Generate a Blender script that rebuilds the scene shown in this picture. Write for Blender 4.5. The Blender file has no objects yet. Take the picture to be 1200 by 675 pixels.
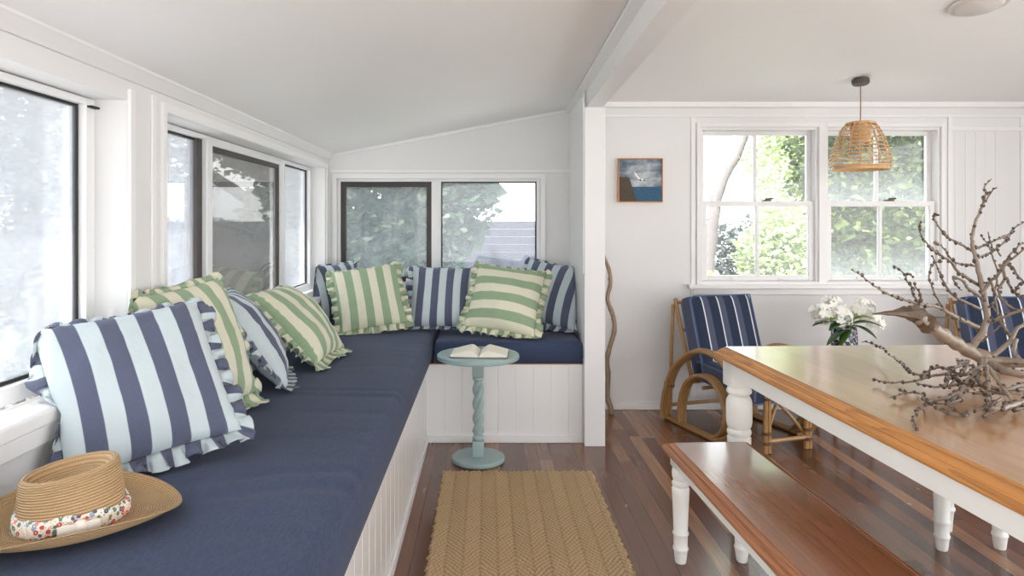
import bpy, bmesh, math, random
import numpy as np
from mathutils import Vector, Matrix, noise

random.seed(11)
SC = bpy.context.scene
COL = SC.collection
PI = math.pi

# ------------------------------------------------------------------ helpers
def lin(r, g, b):
    f = lambda v: (v / 12.92 if v <= .04045 else ((v + .055) / 1.055) ** 2.4)
    return (f(r / 255), f(g / 255), f(b / 255), 1)

def new_mat(name):
    m = bpy.data.materials.new(name); m.use_nodes = True
    nt = m.node_tree; nt.nodes.clear()
    out = nt.nodes.new('ShaderNodeOutputMaterial')
    return m, nt, out

def nd(nt, typ, ins=None, **props):
    n = nt.nodes.new(typ)
    for k, v in props.items(): setattr(n, k, v)
    for k, v in (ins or {}).items():
        s = n.inputs[k]
        if isinstance(v, bpy.types.NodeSocket): nt.links.new(v, s)
        else: s.default_value = v
    return n

def mth(nt, op, a, b=0.0, c=0.0, clamp=False):
    n = nd(nt, 'ShaderNodeMath', {0: a, 1: b, 2: c}, operation=op); n.use_clamp = clamp
    return n.outputs[0]

def mix(nt, f, a, b, blend='MIX'):
    n = nt.nodes.new('ShaderNodeMix'); n.data_type = 'RGBA'; n.blend_type = blend
    for i, v in ((0, f), (6, a), (7, b)):
        if isinstance(v, bpy.types.NodeSocket): nt.links.new(v, n.inputs[i])
        else: n.inputs[i].default_value = v
    return n.outputs[2]

def step(nt, x, edge, w=.02):
    return nd(nt, 'ShaderNodeMapRange', {'Value': x, 'From Min': edge - w, 'From Max': edge + w}).outputs[0]

def objco(nt, scale=(1, 1, 1)):
    t = nd(nt, 'ShaderNodeTexCoord')
    return nd(nt, 'ShaderNodeMapping', {'Vector': t.outputs['Object'], 'Scale': scale}).outputs[0]

def noi(nt, vec, scale, detail=3.0, rough=.5):
    return nd(nt, 'ShaderNodeTexNoise', {'Vector': vec, 'Scale': scale, 'Detail': detail, 'Roughness': rough}).outputs['Fac']

def bsdf(nt, out, col, rough=.5, spec=.5, bump=None, bdist=.002, bstr=.4, coat=0, sheen=0, **kw):
    p = nd(nt, 'ShaderNodeBsdfPrincipled', {'Base Color': col, 'Roughness': rough, 'Specular IOR Level': spec})
    if coat: p.inputs['Coat Weight'].default_value = coat; p.inputs['Coat Roughness'].default_value = kw.get('coatr', .15)
    if sheen: p.inputs['Sheen Weight'].default_value = sheen
    if kw.get('metal'): p.inputs['Metallic'].default_value = kw['metal']
    if bump is not None:
        b = nd(nt, 'ShaderNodeBump', {'Height': bump, 'Distance': bdist, 'Strength': bstr})
        nt.links.new(b.outputs[0], p.inputs['Normal'])
    nt.links.new(p.outputs[0], out.inputs[0])
    return p

def m_plain(name, col, rough=.5, var=.06, scale=6, bump=0, bscale=60, **kw):
    m, nt, out = new_mat(name)
    v = objco(nt)
    n = noi(nt, v, scale, 4)
    dark = tuple(c * (1 - var * 2) for c in col[:3]) + (1,)
    lite = tuple(min(1, c * (1 + var)) for c in col[:3]) + (1,)
    c = mix(nt, n, dark, lite)
    b = noi(nt, v, bscale, 3) if bump else None
    bsdf(nt, out, c, rough, bump=b, bdist=bump or .001, **kw)
    return m

def tag(o, label=None, cat=None, group=None, kind=None):
    if label: o['label'] = label
    if cat: o['category'] = cat
    if group: o['group'] = group
    if kind: o['kind'] = kind
    return o

def empty(name, loc=(0, 0, 0), rz=0):
    o = bpy.data.objects.new(name, None); o.empty_display_size = .05
    o.location = loc; o.rotation_euler = (0, 0, rz); COL.objects.link(o)
    return o

def link(name, me, mats, parent=None, loc=None):
    if not isinstance(mats, (list, tuple)): mats = [mats]
    for m in mats: me.materials.append(m)
    o = bpy.data.objects.new(name, me); COL.objects.link(o)
    if parent: o.parent = parent
    if loc is not None: o.location = loc
    return o

def fin(name, bm, mats, parent=None, smooth=True, ang=35, loc=None):
    bmesh.ops.recalc_face_normals(bm, faces=bm.faces)
    me = bpy.data.meshes.new(name); bm.to_mesh(me); bm.free()
    if smooth:
        for p in me.polygons: p.use_smooth = True
        me.set_sharp_from_angle(angle=math.radians(ang))
    return link(name, me, mats, parent, loc)

def B(): return bmesh.new()

def box(bm, x0, x1, y0, y1, z0, z1, bev=0, seg=2, M=None):
    r = bmesh.ops.create_cube(bm, size=1)
    vs = r['verts']
    for v in vs:
        v.co = Vector(((x0 + x1) / 2 + v.co.x * (x1 - x0), (y0 + y1) / 2 + v.co.y * (y1 - y0), (z0 + z1) / 2 + v.co.z * (z1 - z0)))
    if bev:
        es = list({e for v in vs for e in v.link_edges})
        r = bmesh.ops.bevel(bm, geom=es, offset=bev, segments=seg, affect='EDGES', profile=.5)
        vs = list({v for f in r['faces'] for v in f.verts} | {v for v in vs if v.is_valid})
    if M is not None:
        for v in vs: v.co = M @ v.co
    return vs

def tube(bm, pts, rad, n=8, caps=True, flat=None):
    pts = [Vector(p) for p in pts]
    if not isinstance(rad, (list, tuple)): rad = [rad] * len(pts)
    rings = []; up = None
    for i, p in enumerate(pts):
        a = pts[max(i - 1, 0)]; b = pts[min(i + 1, len(pts) - 1)]
        t = (b - a).normalized()
        if up is None:
            up = Vector((0, 0, 1)) if abs(t.z) < .9 else Vector((1, 0, 0))
        s = t.cross(up).normalized(); up = s.cross(t).normalized()
        rings.append([bm.verts.new(p + (s * math.cos(k * 2 * PI / n) + up * math.sin(k * 2 * PI / n)) * rad[i]) for k in range(n)])
    for A, C in zip(rings, rings[1:]):
        for k in range(n): bm.faces.new((A[k], A[(k + 1) % n], C[(k + 1) % n], C[k]))
    if caps:
        bm.faces.new(rings[0][::-1]); bm.faces.new(rings[-1])
    return rings

def spline(pts, n=6):
    pts = [Vector(p) for p in pts]; out = []
    P_ = [pts[0] * 2 - pts[1]] + pts + [pts[-1] * 2 - pts[-2]]
    for i in range(1, len(P_) - 2):
        a, b, c, d = P_[i - 1:i + 3]
        for k in range(n):
            t = k / n
            out.append(.5 * ((2 * b) + (c - a) * t + (2 * a - 5 * b + 4 * c - d) * t * t + (3 * b - a - 3 * c + d) * t ** 3))
    out.append(pts[-1])
    return out

def lathe(bm, prof, n=32, c=(0, 0, 0), closed=False):
    rings = []
    for r, z in prof:
        if r < 1e-5: rings.append([bm.verts.new((c[0], c[1], c[2] + z))])
        else: rings.append([bm.verts.new((c[0] + r * math.cos(k * 2 * PI / n), c[1] + r * math.sin(k * 2 * PI / n), c[2] + z)) for k in range(n)])
    for A, C in zip(rings, rings[1:]):
        for k in range(n):
            q = [A[k % len(A)], A[(k + 1) % len(A)], C[(k + 1) % len(C)], C[k % len(C)]]
            q = list(dict.fromkeys(q))
            if len(q) > 2: bm.faces.new(q)
    if len(rings[0]) > 1: bm.faces.new(rings[0][::-1])
    if len(rings[-1]) > 1: bm.faces.new(rings[-1])

def rectloft(bm, loops):
    """loops of (x0,x1,y0,y1,z): a moulded slab"""
    R = [[bm.verts.new(p) for p in ((a, c, z), (b, c, z), (b, d, z), (a, d, z))] for a, b, c, d, z in loops]
    for A, C in zip(R, R[1:]):
        for k in range(4): bm.faces.new((A[k], A[(k + 1) % 4], C[(k + 1) % 4], C[k]))
    bm.faces.new(R[0][::-1]); bm.faces.new(R[-1])

def blob(bm, c, r, sub=1, sq=(1, 1, 1)):
    res = bmesh.ops.create_icosphere(bm, subdivisions=sub, radius=r)
    for v in res['verts']: v.co = Vector((v.co.x * sq[0], v.co.y * sq[1], v.co.z * sq[2])) + Vector(c)

def np_mesh(name, V, F, uv=None):
    me = bpy.data.meshes.new(name)
    me.from_pydata([tuple(v) for v in V], [], [tuple(f) for f in F])
    if uv is not None:
        l = me.uv_layers.new(name='UVMap')
        idx = np.zeros(len(me.loops), dtype=np.int32); me.loops.foreach_get('vertex_index', idx)
        l.data.foreach_set('uv', np.asarray(uv, dtype=np.float32)[idx].ravel())
    for p in me.polygons: p.use_smooth = True
    return me

def grid_faces(nu, nv, wrap=False):
    F = []
    for j in range(nv - 1):
        for i in range(nu if wrap else nu - 1):
            a = j * nu + i; b = j * nu + (i + 1) % nu
            F.append((a, b, b + nu, a + nu))
    return F

# ------------------------------------------------------------------ materials
M = {}
M['wall'] = m_plain('white_wall_paint', (.757, .755, .755, 1), .55, .012, 3, bump=.0006, bscale=90)
M['ceil'] = m_plain('white_ceiling_paint', (.88, .87, .863, 1), .5, .012, 2, bump=.0005, bscale=70)
M['trim'] = m_plain('white_gloss_trim', (.82, .814, .812, 1), .32, .012, 4)
M['batten_line'] = m_plain('painted_batten_shadow', lin(170, 163, 160), .6, .02, 4)  # grey stands in for the shadow line along the ceiling batten
M['nib'] = m_plain('white_panel_paint', (.78, .778, .777, 1), .4, .012, 4)
M['cream'] = m_plain('cream_painted_timber', lin(240, 239, 233), .35, .03, 9)
M['alu'] = m_plain('white_powder_coat', (.80, .80, .81, 1), .35, .01, 5)
M['bronze'] = m_plain('dark_bronze_frame', lin(52, 46, 44), .4, .06, 9)
M['gasket'] = m_plain('black_gasket', lin(28, 27, 28), .6, .05, 9)
M['plyedge'] = m_plain('raw_ply_edge', lin(150, 105, 75), .6, .1, 9)  # bare timber tone of the seat's top board edge
M['teal'] = m_plain('duck_egg_blue_paint', lin(156, 179, 179), .36, .05, 14, bump=.0006, bscale=120)
M['paper'] = m_plain('book_paper', lin(240, 234, 220), .8, .02, 30)
M['bookcover'] = m_plain('book_cover', lin(120, 128, 132), .6, .05, 30)
M['plastic'] = m_plain('white_plastic', lin(214, 208, 204), .4, .01, 9)
M['darkwood'] = m_plain('dark_bakelite', lin(82, 70, 62), .5, .1, 20)
M['cordm'] = m_plain('brown_cord', lin(140, 110, 88), .7, .1, 60)
M['brass'] = m_plain('aged_latch_metal', lin(90, 80, 72), .35, .1, 40, metal=.7)

def m_floor():
    m, nt, out = new_mat('hardwood_boards')
    t = nd(nt, 'ShaderNodeTexCoord'); s = nd(nt, 'ShaderNodeSeparateXYZ', {0: t.outputs['Object']})
    w = .072
    bx = mth(nt, 'DIVIDE', s.outputs[0], w)
    i = mth(nt, 'FLOOR', bx); fx = mth(nt, 'FRACT', bx)
    r1 = nd(nt, 'ShaderNodeTexWhiteNoise', {'W': i}, noise_dimensions='1D').outputs['Value']
    yl = mth(nt, 'ADD', mth(nt, 'DIVIDE', s.outputs[1], 1.9), mth(nt, 'MULTIPLY', r1, 7.3))
    j = mth(nt, 'FLOOR', yl); fy = mth(nt, 'FRACT', yl)
    cv = nd(nt, 'ShaderNodeCombineXYZ', {0: i, 1: j, 2: 3.0}).outputs[0]
    r = nd(nt, 'ShaderNodeTexWhiteNoise', {'Vector': cv}, noise_dimensions='3D').outputs['Value']
    ramp = nd(nt, 'ShaderNodeValToRGB', {0: r})
    e = ramp.color_ramp.elements
    cols = [(0, (62, 34, 24)), (.25, (86, 50, 36)), (.5, (106, 66, 47)), (.72, (126, 83, 58)), (.9, (154, 108, 76)), (1, (176, 130, 92))]
    e[0].position = 0; e[0].color = lin(*cols[0][1]); e[1].position = 1; e[1].color = lin(*cols[-1][1])
    for p, c in cols[1:-1]:
        q = e.new(p); q.color = lin(*c)
    off = nd(nt, 'ShaderNodeCombineXYZ', {0: mth(nt, 'MULTIPLY', r, 40), 1: mth(nt, 'MULTIPLY', r1, 9), 2: 0.0}).outputs[0]
    gv = nd(nt, 'ShaderNodeVectorMath', {0: nd(nt, 'ShaderNodeMapping', {'Vector': t.outputs['Object'], 'Scale': (90, 2.4, 1)}).outputs[0], 1: off}, operation='ADD').outputs[0]
    g = noi(nt, gv, 1.0, 5, .6)
    c = mix(nt, mth(nt, 'MULTIPLY', mth(nt, 'SUBTRACT', g, .35, clamp=True), 1.6, clamp=True), ramp.outputs[0], lin(60, 36, 30))
    c = mix(nt, .20, c, mix(nt, g, lin(70, 44, 34), lin(170, 122, 92)))
    gap = mth(nt, 'MAXIMUM', mth(nt, 'GREATER_THAN', mth(nt, 'ABSOLUTE', mth(nt, 'SUBTRACT', fx, .5)), .487), mth(nt, 'GREATER_THAN', mth(nt, 'ABSOLUTE', mth(nt, 'SUBTRACT', fy, .5)), .4992))
    c = mix(nt, mth(nt, 'MULTIPLY', gap, .75), c, lin(30, 18, 15))
    h = mth(nt, 'SUBTRACT', mth(nt, 'MULTIPLY', g, .15), gap)
    ro = mth(nt, 'ADD', .19, mth(nt, 'MULTIPLY', noi(nt, objco(nt, (3, 1, 1)), 4, 3), .12))
    bsdf(nt, out, c, ro, .35, bump=h, bdist=.0012, bstr=.25, coat=.3, coatr=.10)
    return m
M['floor'] = m_floor()

def m_wood(name, a, b, dark, rough, along='Y', rings=26, coat=.0, board=.0, ringw=.55, bs=.2):
    m, nt, out = new_mat(name)
    sc = {'Y': (1, .07, 1), 'X': (.07, 1, 1), 'Z': (1, 1, .07)}[along]
    v = objco(nt, sc)
    n1 = noi(nt, v, 5, 2, .5)
    sx = nd(nt, 'ShaderNodeSeparateXYZ', {0: v})
    ax = sx.outputs[0] if along != 'X' else sx.outputs[1]
    ring = mth(nt, 'FRACT', mth(nt, 'MULTIPLY', mth(nt, 'ADD', ax, mth(nt, 'MULTIPLY', n1, .55)), rings))
    ring = mth(nt, 'POWER', ring, 2.2)
    fine = noi(nt, objco(nt, {'Y': (160, 5, 160), 'X': (5, 160, 160), 'Z': (160, 160, 5)}[along]), 1, 4, .6)
    c = mix(nt, noi(nt, v, 2.2, 2), a, b)
    c = mix(nt, mth(nt, 'MULTIPLY', ring, ringw), c, dark)
    c = mix(nt, mth(nt, 'MULTIPLY', mth(nt, 'SUBTRACT', fine, .5, clamp=True), 1.6), c, dark)
    if board:
        t = nd(nt, 'ShaderNodeTexCoord'); q = nd(nt, 'ShaderNodeSeparateXYZ', {0: t.outputs['Object']})
        k = mth(nt, 'DIVIDE', q.outputs[0], board)
        r = nd(nt, 'ShaderNodeTexWhiteNoise', {'W': mth(nt, 'FLOOR', k)}, noise_dimensions='1D').outputs['Value']
        c = mix(nt, mth(nt, 'MULTIPLY', r, .30), c, dark)
    bsdf(nt, out, c, rough, .5, bump=mth(nt, 'ADD', mth(nt, 'MULTIPLY', ring, .5), fine), bdist=.0004, bstr=bs, coat=coat)
    return m
M['tablewood'] = m_wood('honey_timber', lin(204, 162, 116), lin(188, 142, 98), lin(146, 100, 62), .30, board=.11, rings=34, coat=1.0, ringw=.28, bs=.05)
M['edgewood'] = m_wood('orange_timber_edge', lin(214, 154, 90), lin(198, 132, 68), lin(140, 86, 40), .34, rings=60)
M['benchwood'] = m_wood('red_brown_timber', lin(158, 106, 74), lin(138, 88, 60), lin(90, 54, 36), .26, rings=26, coat=1.0, bs=.03, ringw=.42)
M['benchedge'] = m_wood('red_brown_timber_edge', lin(190, 130, 88), lin(166, 104, 68), lin(106, 62, 38), .34, rings=50)

def m_cane(name, a, b, dark):
    m, nt, out = new_mat(name)
    n = noi(nt, objco(nt), 22, 4, .6)
    n2 = noi(nt, objco(nt, (1, 1, 1)), 90, 2)
    c = mix(nt, n, a, b)
    c = mix(nt, mth(nt, 'MULTIPLY', mth(nt, 'SUBTRACT', n2, .55, clamp=True), 2.2), c, dark)
    bsdf(nt, out, c, .38, .5, bump=n2, bdist=.001, bstr=.3)
    return m
M['cane'] = m_cane('rattan_cane', lin(186, 146, 96), lin(136, 98, 58), lin(84, 58, 34))
M['binding'] = m_cane('cane_binding', lin(120, 84, 48), lin(92, 60, 34), lin(60, 38, 20))
M['shade'] = m_cane('woven_rattan', lin(224, 188, 140), lin(194, 150, 102), lin(134, 96, 58))
M['drift'] = m_cane('weathered_driftwood', lin(160, 138, 112), lin(120, 98, 76), lin(84, 66, 50))
M['branch'] = m_cane('grey_bark', lin(158, 142, 126), lin(122, 106, 92), lin(84, 70, 60))
M['twig'] = m_cane('grey_brown_twig_bark', lin(136, 120, 106), lin(100, 86, 76), lin(66, 54, 46))
M['knob'] = m_cane('dark_spur_bark', lin(92, 76, 66), lin(70, 56, 48), lin(50, 40, 34))
M['brokenwood'] = m_cane('rotten_heartwood', lin(112, 92, 74), lin(70, 54, 42), lin(40, 30, 24))

def m_stripe(name, dark, lite, n, phase, axis=0, duty=.5, fibre=.12, rough=.9):
    m, nt, out = new_mat(name)
    uv = nd(nt, 'ShaderNodeUVMap'); s = nd(nt, 'ShaderNodeSeparateXYZ', {0: uv.outputs[0]})
    x = mth(nt, 'ADD', mth(nt, 'MULTIPLY', s.outputs[axis], n), phase)
    f = mth(nt, 'FRACT', x)
    tri = mth(nt, 'ABSOLUTE', mth(nt, 'SUBTRACT', f, .5))
    k = step(nt, tri, duty / 2, .012)
    w = nd(nt, 'ShaderNodeMapping', {'Vector': uv.outputs[0], 'Scale': (170, 110, 1)}).outputs[0]
    n1 = noi(nt, w, 1, 3, .75)
    wa = nd(nt, 'ShaderNodeTexWave', {'Vector': uv.outputs[0], 'Scale': 42.0, 'Distortion': 1.5, 'Detail': 1.0}).outputs['Fac']
    dk = mix(nt, n1, tuple(c * .72 for c in dark[:3]) + (1,), tuple(min(1, c * 1.32 + .012) for c in dark[:3]) + (1,))
    lt = mix(nt, n1, tuple(c * .93 for c in lite[:3]) + (1,), tuple(min(1, c * 1.05) for c in lite[:3]) + (1,))
    c = mix(nt, k, dk, lt)
    big = noi(nt, nd(nt, 'ShaderNodeMapping', {'Vector': uv.outputs[0], 'Scale': (1, 1, 1)}).outputs[0], 5, 4, .55)
    h = mth(nt, 'ADD', mth(nt, 'MULTIPLY', n1, .16), mth(nt, 'MULTIPLY', big, 4.5))
    bsdf(nt, out, c, rough, .25, bump=h, bdist=.005, bstr=.35, sheen=.15)
    return m
BLU = (lin(86, 92, 114), lin(196, 208, 212)); GRN = (lin(146, 168, 136), lin(222, 220, 198))
M['blue'] = m_stripe('navy_and_pale_blue_stripe', *BLU, 4.35, .80)
M['blue_fr'] = m_stripe('navy_and_pale_blue_frill', *BLU, 1.0, .1)
M['green'] = m_stripe('green_and_cream_stripe', *GRN, 4.1, .6)
M['green_h'] = m_stripe('green_and_cream_cross_stripe', *GRN, 3.8, .86, axis=1)
M['green_fr'] = m_stripe('green_and_cream_frill', *GRN, 1.0, .1)

def m_armstripe():
    m, nt, out = new_mat('navy_awning_stripe')
    uv = nd(nt, 'ShaderNodeUVMap'); s = nd(nt, 'ShaderNodeSeparateXYZ', {0: uv.outputs[0]})
    f = mth(nt, 'FRACT', mth(nt, 'ADD', mth(nt, 'MULTIPLY', s.outputs[0], 4.0), .42))
    n1 = noi(nt, nd(nt, 'ShaderNodeMapping', {'Vector': uv.outputs[0], 'Scale': (300, 300, 1)}).outputs[0], 1, 2)
    base = mix(nt, n1, lin(30, 40, 60), lin(46, 58, 82))
    grey = mth(nt, 'MULTIPLY', mth(nt, 'GREATER_THAN', f, .12), mth(nt, 'LESS_THAN', f, .56))
    white = mth(nt, 'MULTIPLY', mth(nt, 'GREATER_THAN', f, .12), mth(nt, 'LESS_THAN', f, .19))
    c = mix(nt, mth(nt, 'MULTIPLY', grey, .8), base, lin(84, 90, 112))
    c = mix(nt, white, c, lin(224, 226, 230))
    bsdf(nt, out, c, .85, .25, bump=n1, bdist=.001, bstr=.3, sheen=.15)
    return m
M['arm'] = m_armstripe()
M['piping'] = m_plain('blue_piping', lin(88, 112, 148), .8, .05, 40)

def m_cloth():
    m, nt, out = new_mat('navy_canvas')
    v = objco(nt)
    n1 = noi(nt, objco(nt, (420, 160, 420)), 1, 2, .7)
    n2 = noi(nt, objco(nt, (1, 1, 1)), 3.0, 3)
    n3 = noi(nt, objco(nt, (150, 45, 150)), 1, 3, .7)
    c = mix(nt, mth(nt, 'ADD', mth(nt, 'MULTIPLY', n1, .5), mth(nt, 'MULTIPLY', mth(nt, 'SUBTRACT', mth(nt, 'MULTIPLY', n3, 2.2), .6), .5), clamp=True), lin(38, 48, 74), lin(74, 86, 114))
    c = mix(nt, mth(nt, 'MULTIPLY', n2, .3), c, lin(44, 54, 80))
    bsdf(nt, out, c, .88, .25, bump=n1, bdist=.0008, bstr=.4, sheen=.08)
    return m
M['canvas'] = m_cloth()

def m_straw():
    m, nt, out = new_mat('plaited_straw')
    uv = nd(nt, 'ShaderNodeUVMap'); s = nd(nt, 'ShaderNodeSeparateXYZ', {0: uv.outputs[0]})
    ring = mth(nt, 'FRACT', mth(nt, 'ADD', mth(nt, 'MULTIPLY', s.outputs[1], 60.0), mth(nt, 'MULTIPLY', s.outputs[0], 1.0)))
    tri = mth(nt, 'MULTIPLY', mth(nt, 'ABSOLUTE', mth(nt, 'SUBTRACT', ring, .5)), 2)
    pl = nd(nt, 'ShaderNodeTexWave', {'Vector': nd(nt, 'ShaderNodeMapping', {'Vector': uv.outputs[0], 'Scale': (60, 46, 1), 'Rotation': (0, 0, .6)}).outputs[0], 'Scale': 1.0, 'Distortion': 2.0}).outputs['Fac']
    n = noi(nt, nd(nt, 'ShaderNodeMapping', {'Vector': uv.outputs[0], 'Scale': (200, 120, 1)}).outputs[0], 1, 3, .7)
    c = mix(nt, n, lin(176, 136, 92), lin(246, 218, 174))
    c = mix(nt, mth(nt, 'MULTIPLY', mth(nt, 'POWER', tri, 2), .65), c, lin(146, 104, 62))
    c = mix(nt, mth(nt, 'MULTIPLY', pl, .18), c, lin(140, 98, 56))
    h = mth(nt, 'ADD', mth(nt, 'SUBTRACT', 1.0, tri), mth(nt, 'MULTIPLY', n, .5))
    bsdf(nt, out, c, .6, .35, bump=h, bdist=.004, bstr=.8)
    return m
M['straw'] = m_straw()

def m_floral():
    m, nt, out = new_mat('floral_cotton')
    v = objco(nt)
    vo = nd(nt, 'ShaderNodeTexVoronoi', {'Vector': v, 'Scale': 105.0, 'Randomness': .95})
    vo2 = nd(nt, 'ShaderNodeTexVoronoi', {'Vector': v, 'Scale': 210.0})
    sep = nd(nt, 'ShaderNodeSeparateColor', {0: vo.outputs['Color']})
    ramp = nd(nt, 'ShaderNodeValToRGB', {0: sep.outputs[0]}); ramp.color_ramp.interpolation = 'CONSTANT'
    e = ramp.color_ramp.elements
    e[0].color = lin(200, 86, 78); e[1].position = .2; e[1].color = lin(110, 136, 112)
    for p, c in ((.5, (232, 140, 120)), (.6, (84, 92, 116)), (.78, (228, 214, 196)), (.92, (150, 170, 190))):
        q = e.new(p); q.color = lin(*c)
    f1 = mth(nt, 'LESS_THAN', vo.outputs['Distance'], .52)
    ctr = mth(nt, 'LESS_THAN', vo.outputs['Distance'], .18)
    c = mix(nt, f1, lin(236, 226, 214), ramp.outputs[0])
    c = mix(nt, ctr, c, lin(240, 214, 170))
    c = mix(nt, mth(nt, 'MULTIPLY', mth(nt, 'LESS_THAN', vo2.outputs['Distance'], .25), .6), c, lin(70, 84, 84))
    bsdf(nt, out, c, .85, .2)
    return m
M['floral'] = m_floral()
M['whitecloth'] = m_plain('white_ribbon', lin(232, 224, 214), .85, .04, 40)

def m_jute():
    m, nt, out = new_mat('jute_braid')
    a = nd(nt, 'ShaderNodeAttribute', attribute_name='braid')
    n = noi(nt, objco(nt, (1, 1, 1)), 150, 3, .7)
    n2 = noi(nt, objco(nt, (1, 1, 1)), 3, 2)
    c = mix(nt, n, lin(176, 146, 108), lin(228, 204, 166))
    c = mix(nt, mth(nt, 'MULTIPLY', mth(nt, 'SUBTRACT', 1.0, a.outputs['Fac']), .95), c, lin(82, 60, 42))
    c = mix(nt, mth(nt, 'MULTIPLY', n2, .2), c, lin(176, 140, 96))
    bsdf(nt, out, c, .95, .15, bump=n, bdist=.003, bstr=.6)
    return m
M['jute'] = m_jute()

def m_glass(name, haze=0.0, hazecol=(1, 1, 1, 1), grad=None, screen=0.0, mottle=0.0):
    """window glass: see-through, mirror-like at grazing angles; haze = flare put into the pane as a pale veil; grad = salt at its foot"""
    m, nt, out = new_mat(name)
    tr = nd(nt, 'ShaderNodeBsdfTransparent', {'Color': (.97, .98, .98, 1)})
    gl = nd(nt, 'ShaderNodeBsdfGlossy', {'Color': (1, 1, 1, 1), 'Roughness': .02})
    fr = nd(nt, 'ShaderNodeFresnel', {'IOR': 1.45})
    ms = nd(nt, 'ShaderNodeMixShader', {0: mth(nt, 'MULTIPLY', fr.outputs[0], .8), 1: tr.outputs[0], 2: gl.outputs[0]}).outputs[0]
    if screen:
        df = nd(nt, 'ShaderNodeBsdfDiffuse', {'Color': lin(64, 54, 42)})
        ms = nd(nt, 'ShaderNodeMixShader', {0: screen, 1: ms, 2: df.outputs[0]}).outputs[0]
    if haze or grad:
        veil = nd(nt, 'ShaderNodeBsdfTranslucent', {'Color': hazecol})
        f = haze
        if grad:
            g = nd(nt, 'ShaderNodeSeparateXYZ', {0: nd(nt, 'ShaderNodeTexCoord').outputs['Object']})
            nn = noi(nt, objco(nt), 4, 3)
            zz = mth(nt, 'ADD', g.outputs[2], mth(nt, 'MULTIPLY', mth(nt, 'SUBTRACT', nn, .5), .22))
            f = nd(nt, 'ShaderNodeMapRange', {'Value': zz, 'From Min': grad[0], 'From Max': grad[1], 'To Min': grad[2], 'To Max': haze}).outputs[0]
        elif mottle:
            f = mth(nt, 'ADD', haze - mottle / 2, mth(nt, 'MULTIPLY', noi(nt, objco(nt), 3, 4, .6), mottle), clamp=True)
        ms = nd(nt, 'ShaderNodeMixShader', {0: f, 1: ms, 2: veil.outputs[0]}).outputs[0]
    nt.links.new(ms, out.inputs[0])
    return m
M['glass'] = m_glass('window_glass', .03)
M['glass_salt_flare'] = m_glass('salt_flare_hazed_glass', .03, grad=(-.26, .0, .20))  # salt at the foot, over a faint painted flare veil
M['glass_haze'] = m_glass('flare_veiled_glass', .10, hazecol=(.66, .68, .74, 1), mottle=.06)  # window flare painted into the pane as a whitish veil
M['glass_haze2'] = m_glass('lightly_flare_veiled_glass', .12, hazecol=(.7, .72, .78, 1), mottle=.1)  # same painted flare veil, for the fixed end pane
M['screen'] = m_glass('flyscreen_mesh_glass', .02, screen=.25)
M['screen2'] = m_glass('flyscreen_behind_glass', .12, hazecol=(.9, .95, 1, 1), screen=.18, mottle=.1)  # flyscreen tone plus a painted flare veil

def m_leaf(name, a, b, c3, rough=.45, trans=.45):
    m, nt, out = new_mat(name)
    oi = nd(nt, 'ShaderNodeNewGeometry')
    r = oi.outputs['Random Per Island']
    ramp = nd(nt, 'ShaderNodeValToRGB', {0: r}); e = ramp.color_ramp.elements
    e[0].color = a; e[1].color = c3; q = e.new(.55); q.color = b
    p = nd(nt, 'ShaderNodeBsdfPrincipled', {'Base Color': ramp.outputs[0], 'Roughness': rough})
    t = nd(nt, 'ShaderNodeBsdfTranslucent', {'Color': ramp.outputs[0]})
    s = nd(nt, 'ShaderNodeMixShader', {0: trans, 1: p.outputs[0], 2: t.outputs[0]})
    nt.links.new(s.outputs[0], out.inputs[0])
    return m
M['leaf_hedge'] = m_leaf('hedge_leaves', lin(46, 68, 31), lin(76, 99, 43), lin(122, 134, 72))
M['leaf_pale'] = m_leaf('pale_leaves', lin(140, 160, 104), lin(186, 200, 146), lin(226, 230, 196))
M['leaf_cool'] = m_leaf('cool_green_leaves', lin(50, 74, 60), lin(77, 102, 80), lin(115, 132, 108))
M['leaf_grey'] = m_leaf('grey_green_leaves', lin(70, 78, 76), lin(96, 104, 100), lin(136, 142, 136), .6, .3)
M['leaf_dark'] = m_leaf('olive_leaves', lin(58, 66, 38), lin(88, 96, 54), lin(136, 142, 78))
M['trunk'] = m_plain('tree_bark', lin(58, 48, 40), .9, .25, 12, bump=.01, bscale=25)
M['paletrunk'] = m_plain('pale_tree_bark', lin(120, 112, 110), .9, .15, 9, bump=.01, bscale=20)
M['lawn'] = m_plain('pale_sandy_ground', lin(204, 202, 194), .95, .10, 2, bump=.02, bscale=20)
M['fence'] = m_plain('grey_blue_fence', lin(62, 62, 76), .7, .08, 6)
M['paling'] = m_plain('timber_paling', lin(126, 109, 96), .8, .12, 8)
M['roofiron'] = m_plain('corrugated_iron', lin(112, 112, 116), .5, .06, 3)
M['fascia'] = m_plain('brown_fascia', lin(51, 40, 34), .7, .1, 6)
M['shedwall'] = m_plain('brown_shed_wall', lin(72, 62, 52), .8, .12, 5)
M['petal'] = m_plain('white_petals', lin(250, 249, 242), .6, .02, 30)
M['vleaf'] = m_leaf('rhododendron_leaf', lin(58, 92, 44), lin(78, 120, 52), lin(128, 160, 60), .3, .2)
M['vleaf_l'] = m_leaf('young_leaf', lin(140, 176, 60), lin(156, 190, 70), lin(170, 200, 84), .4, .35)

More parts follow.
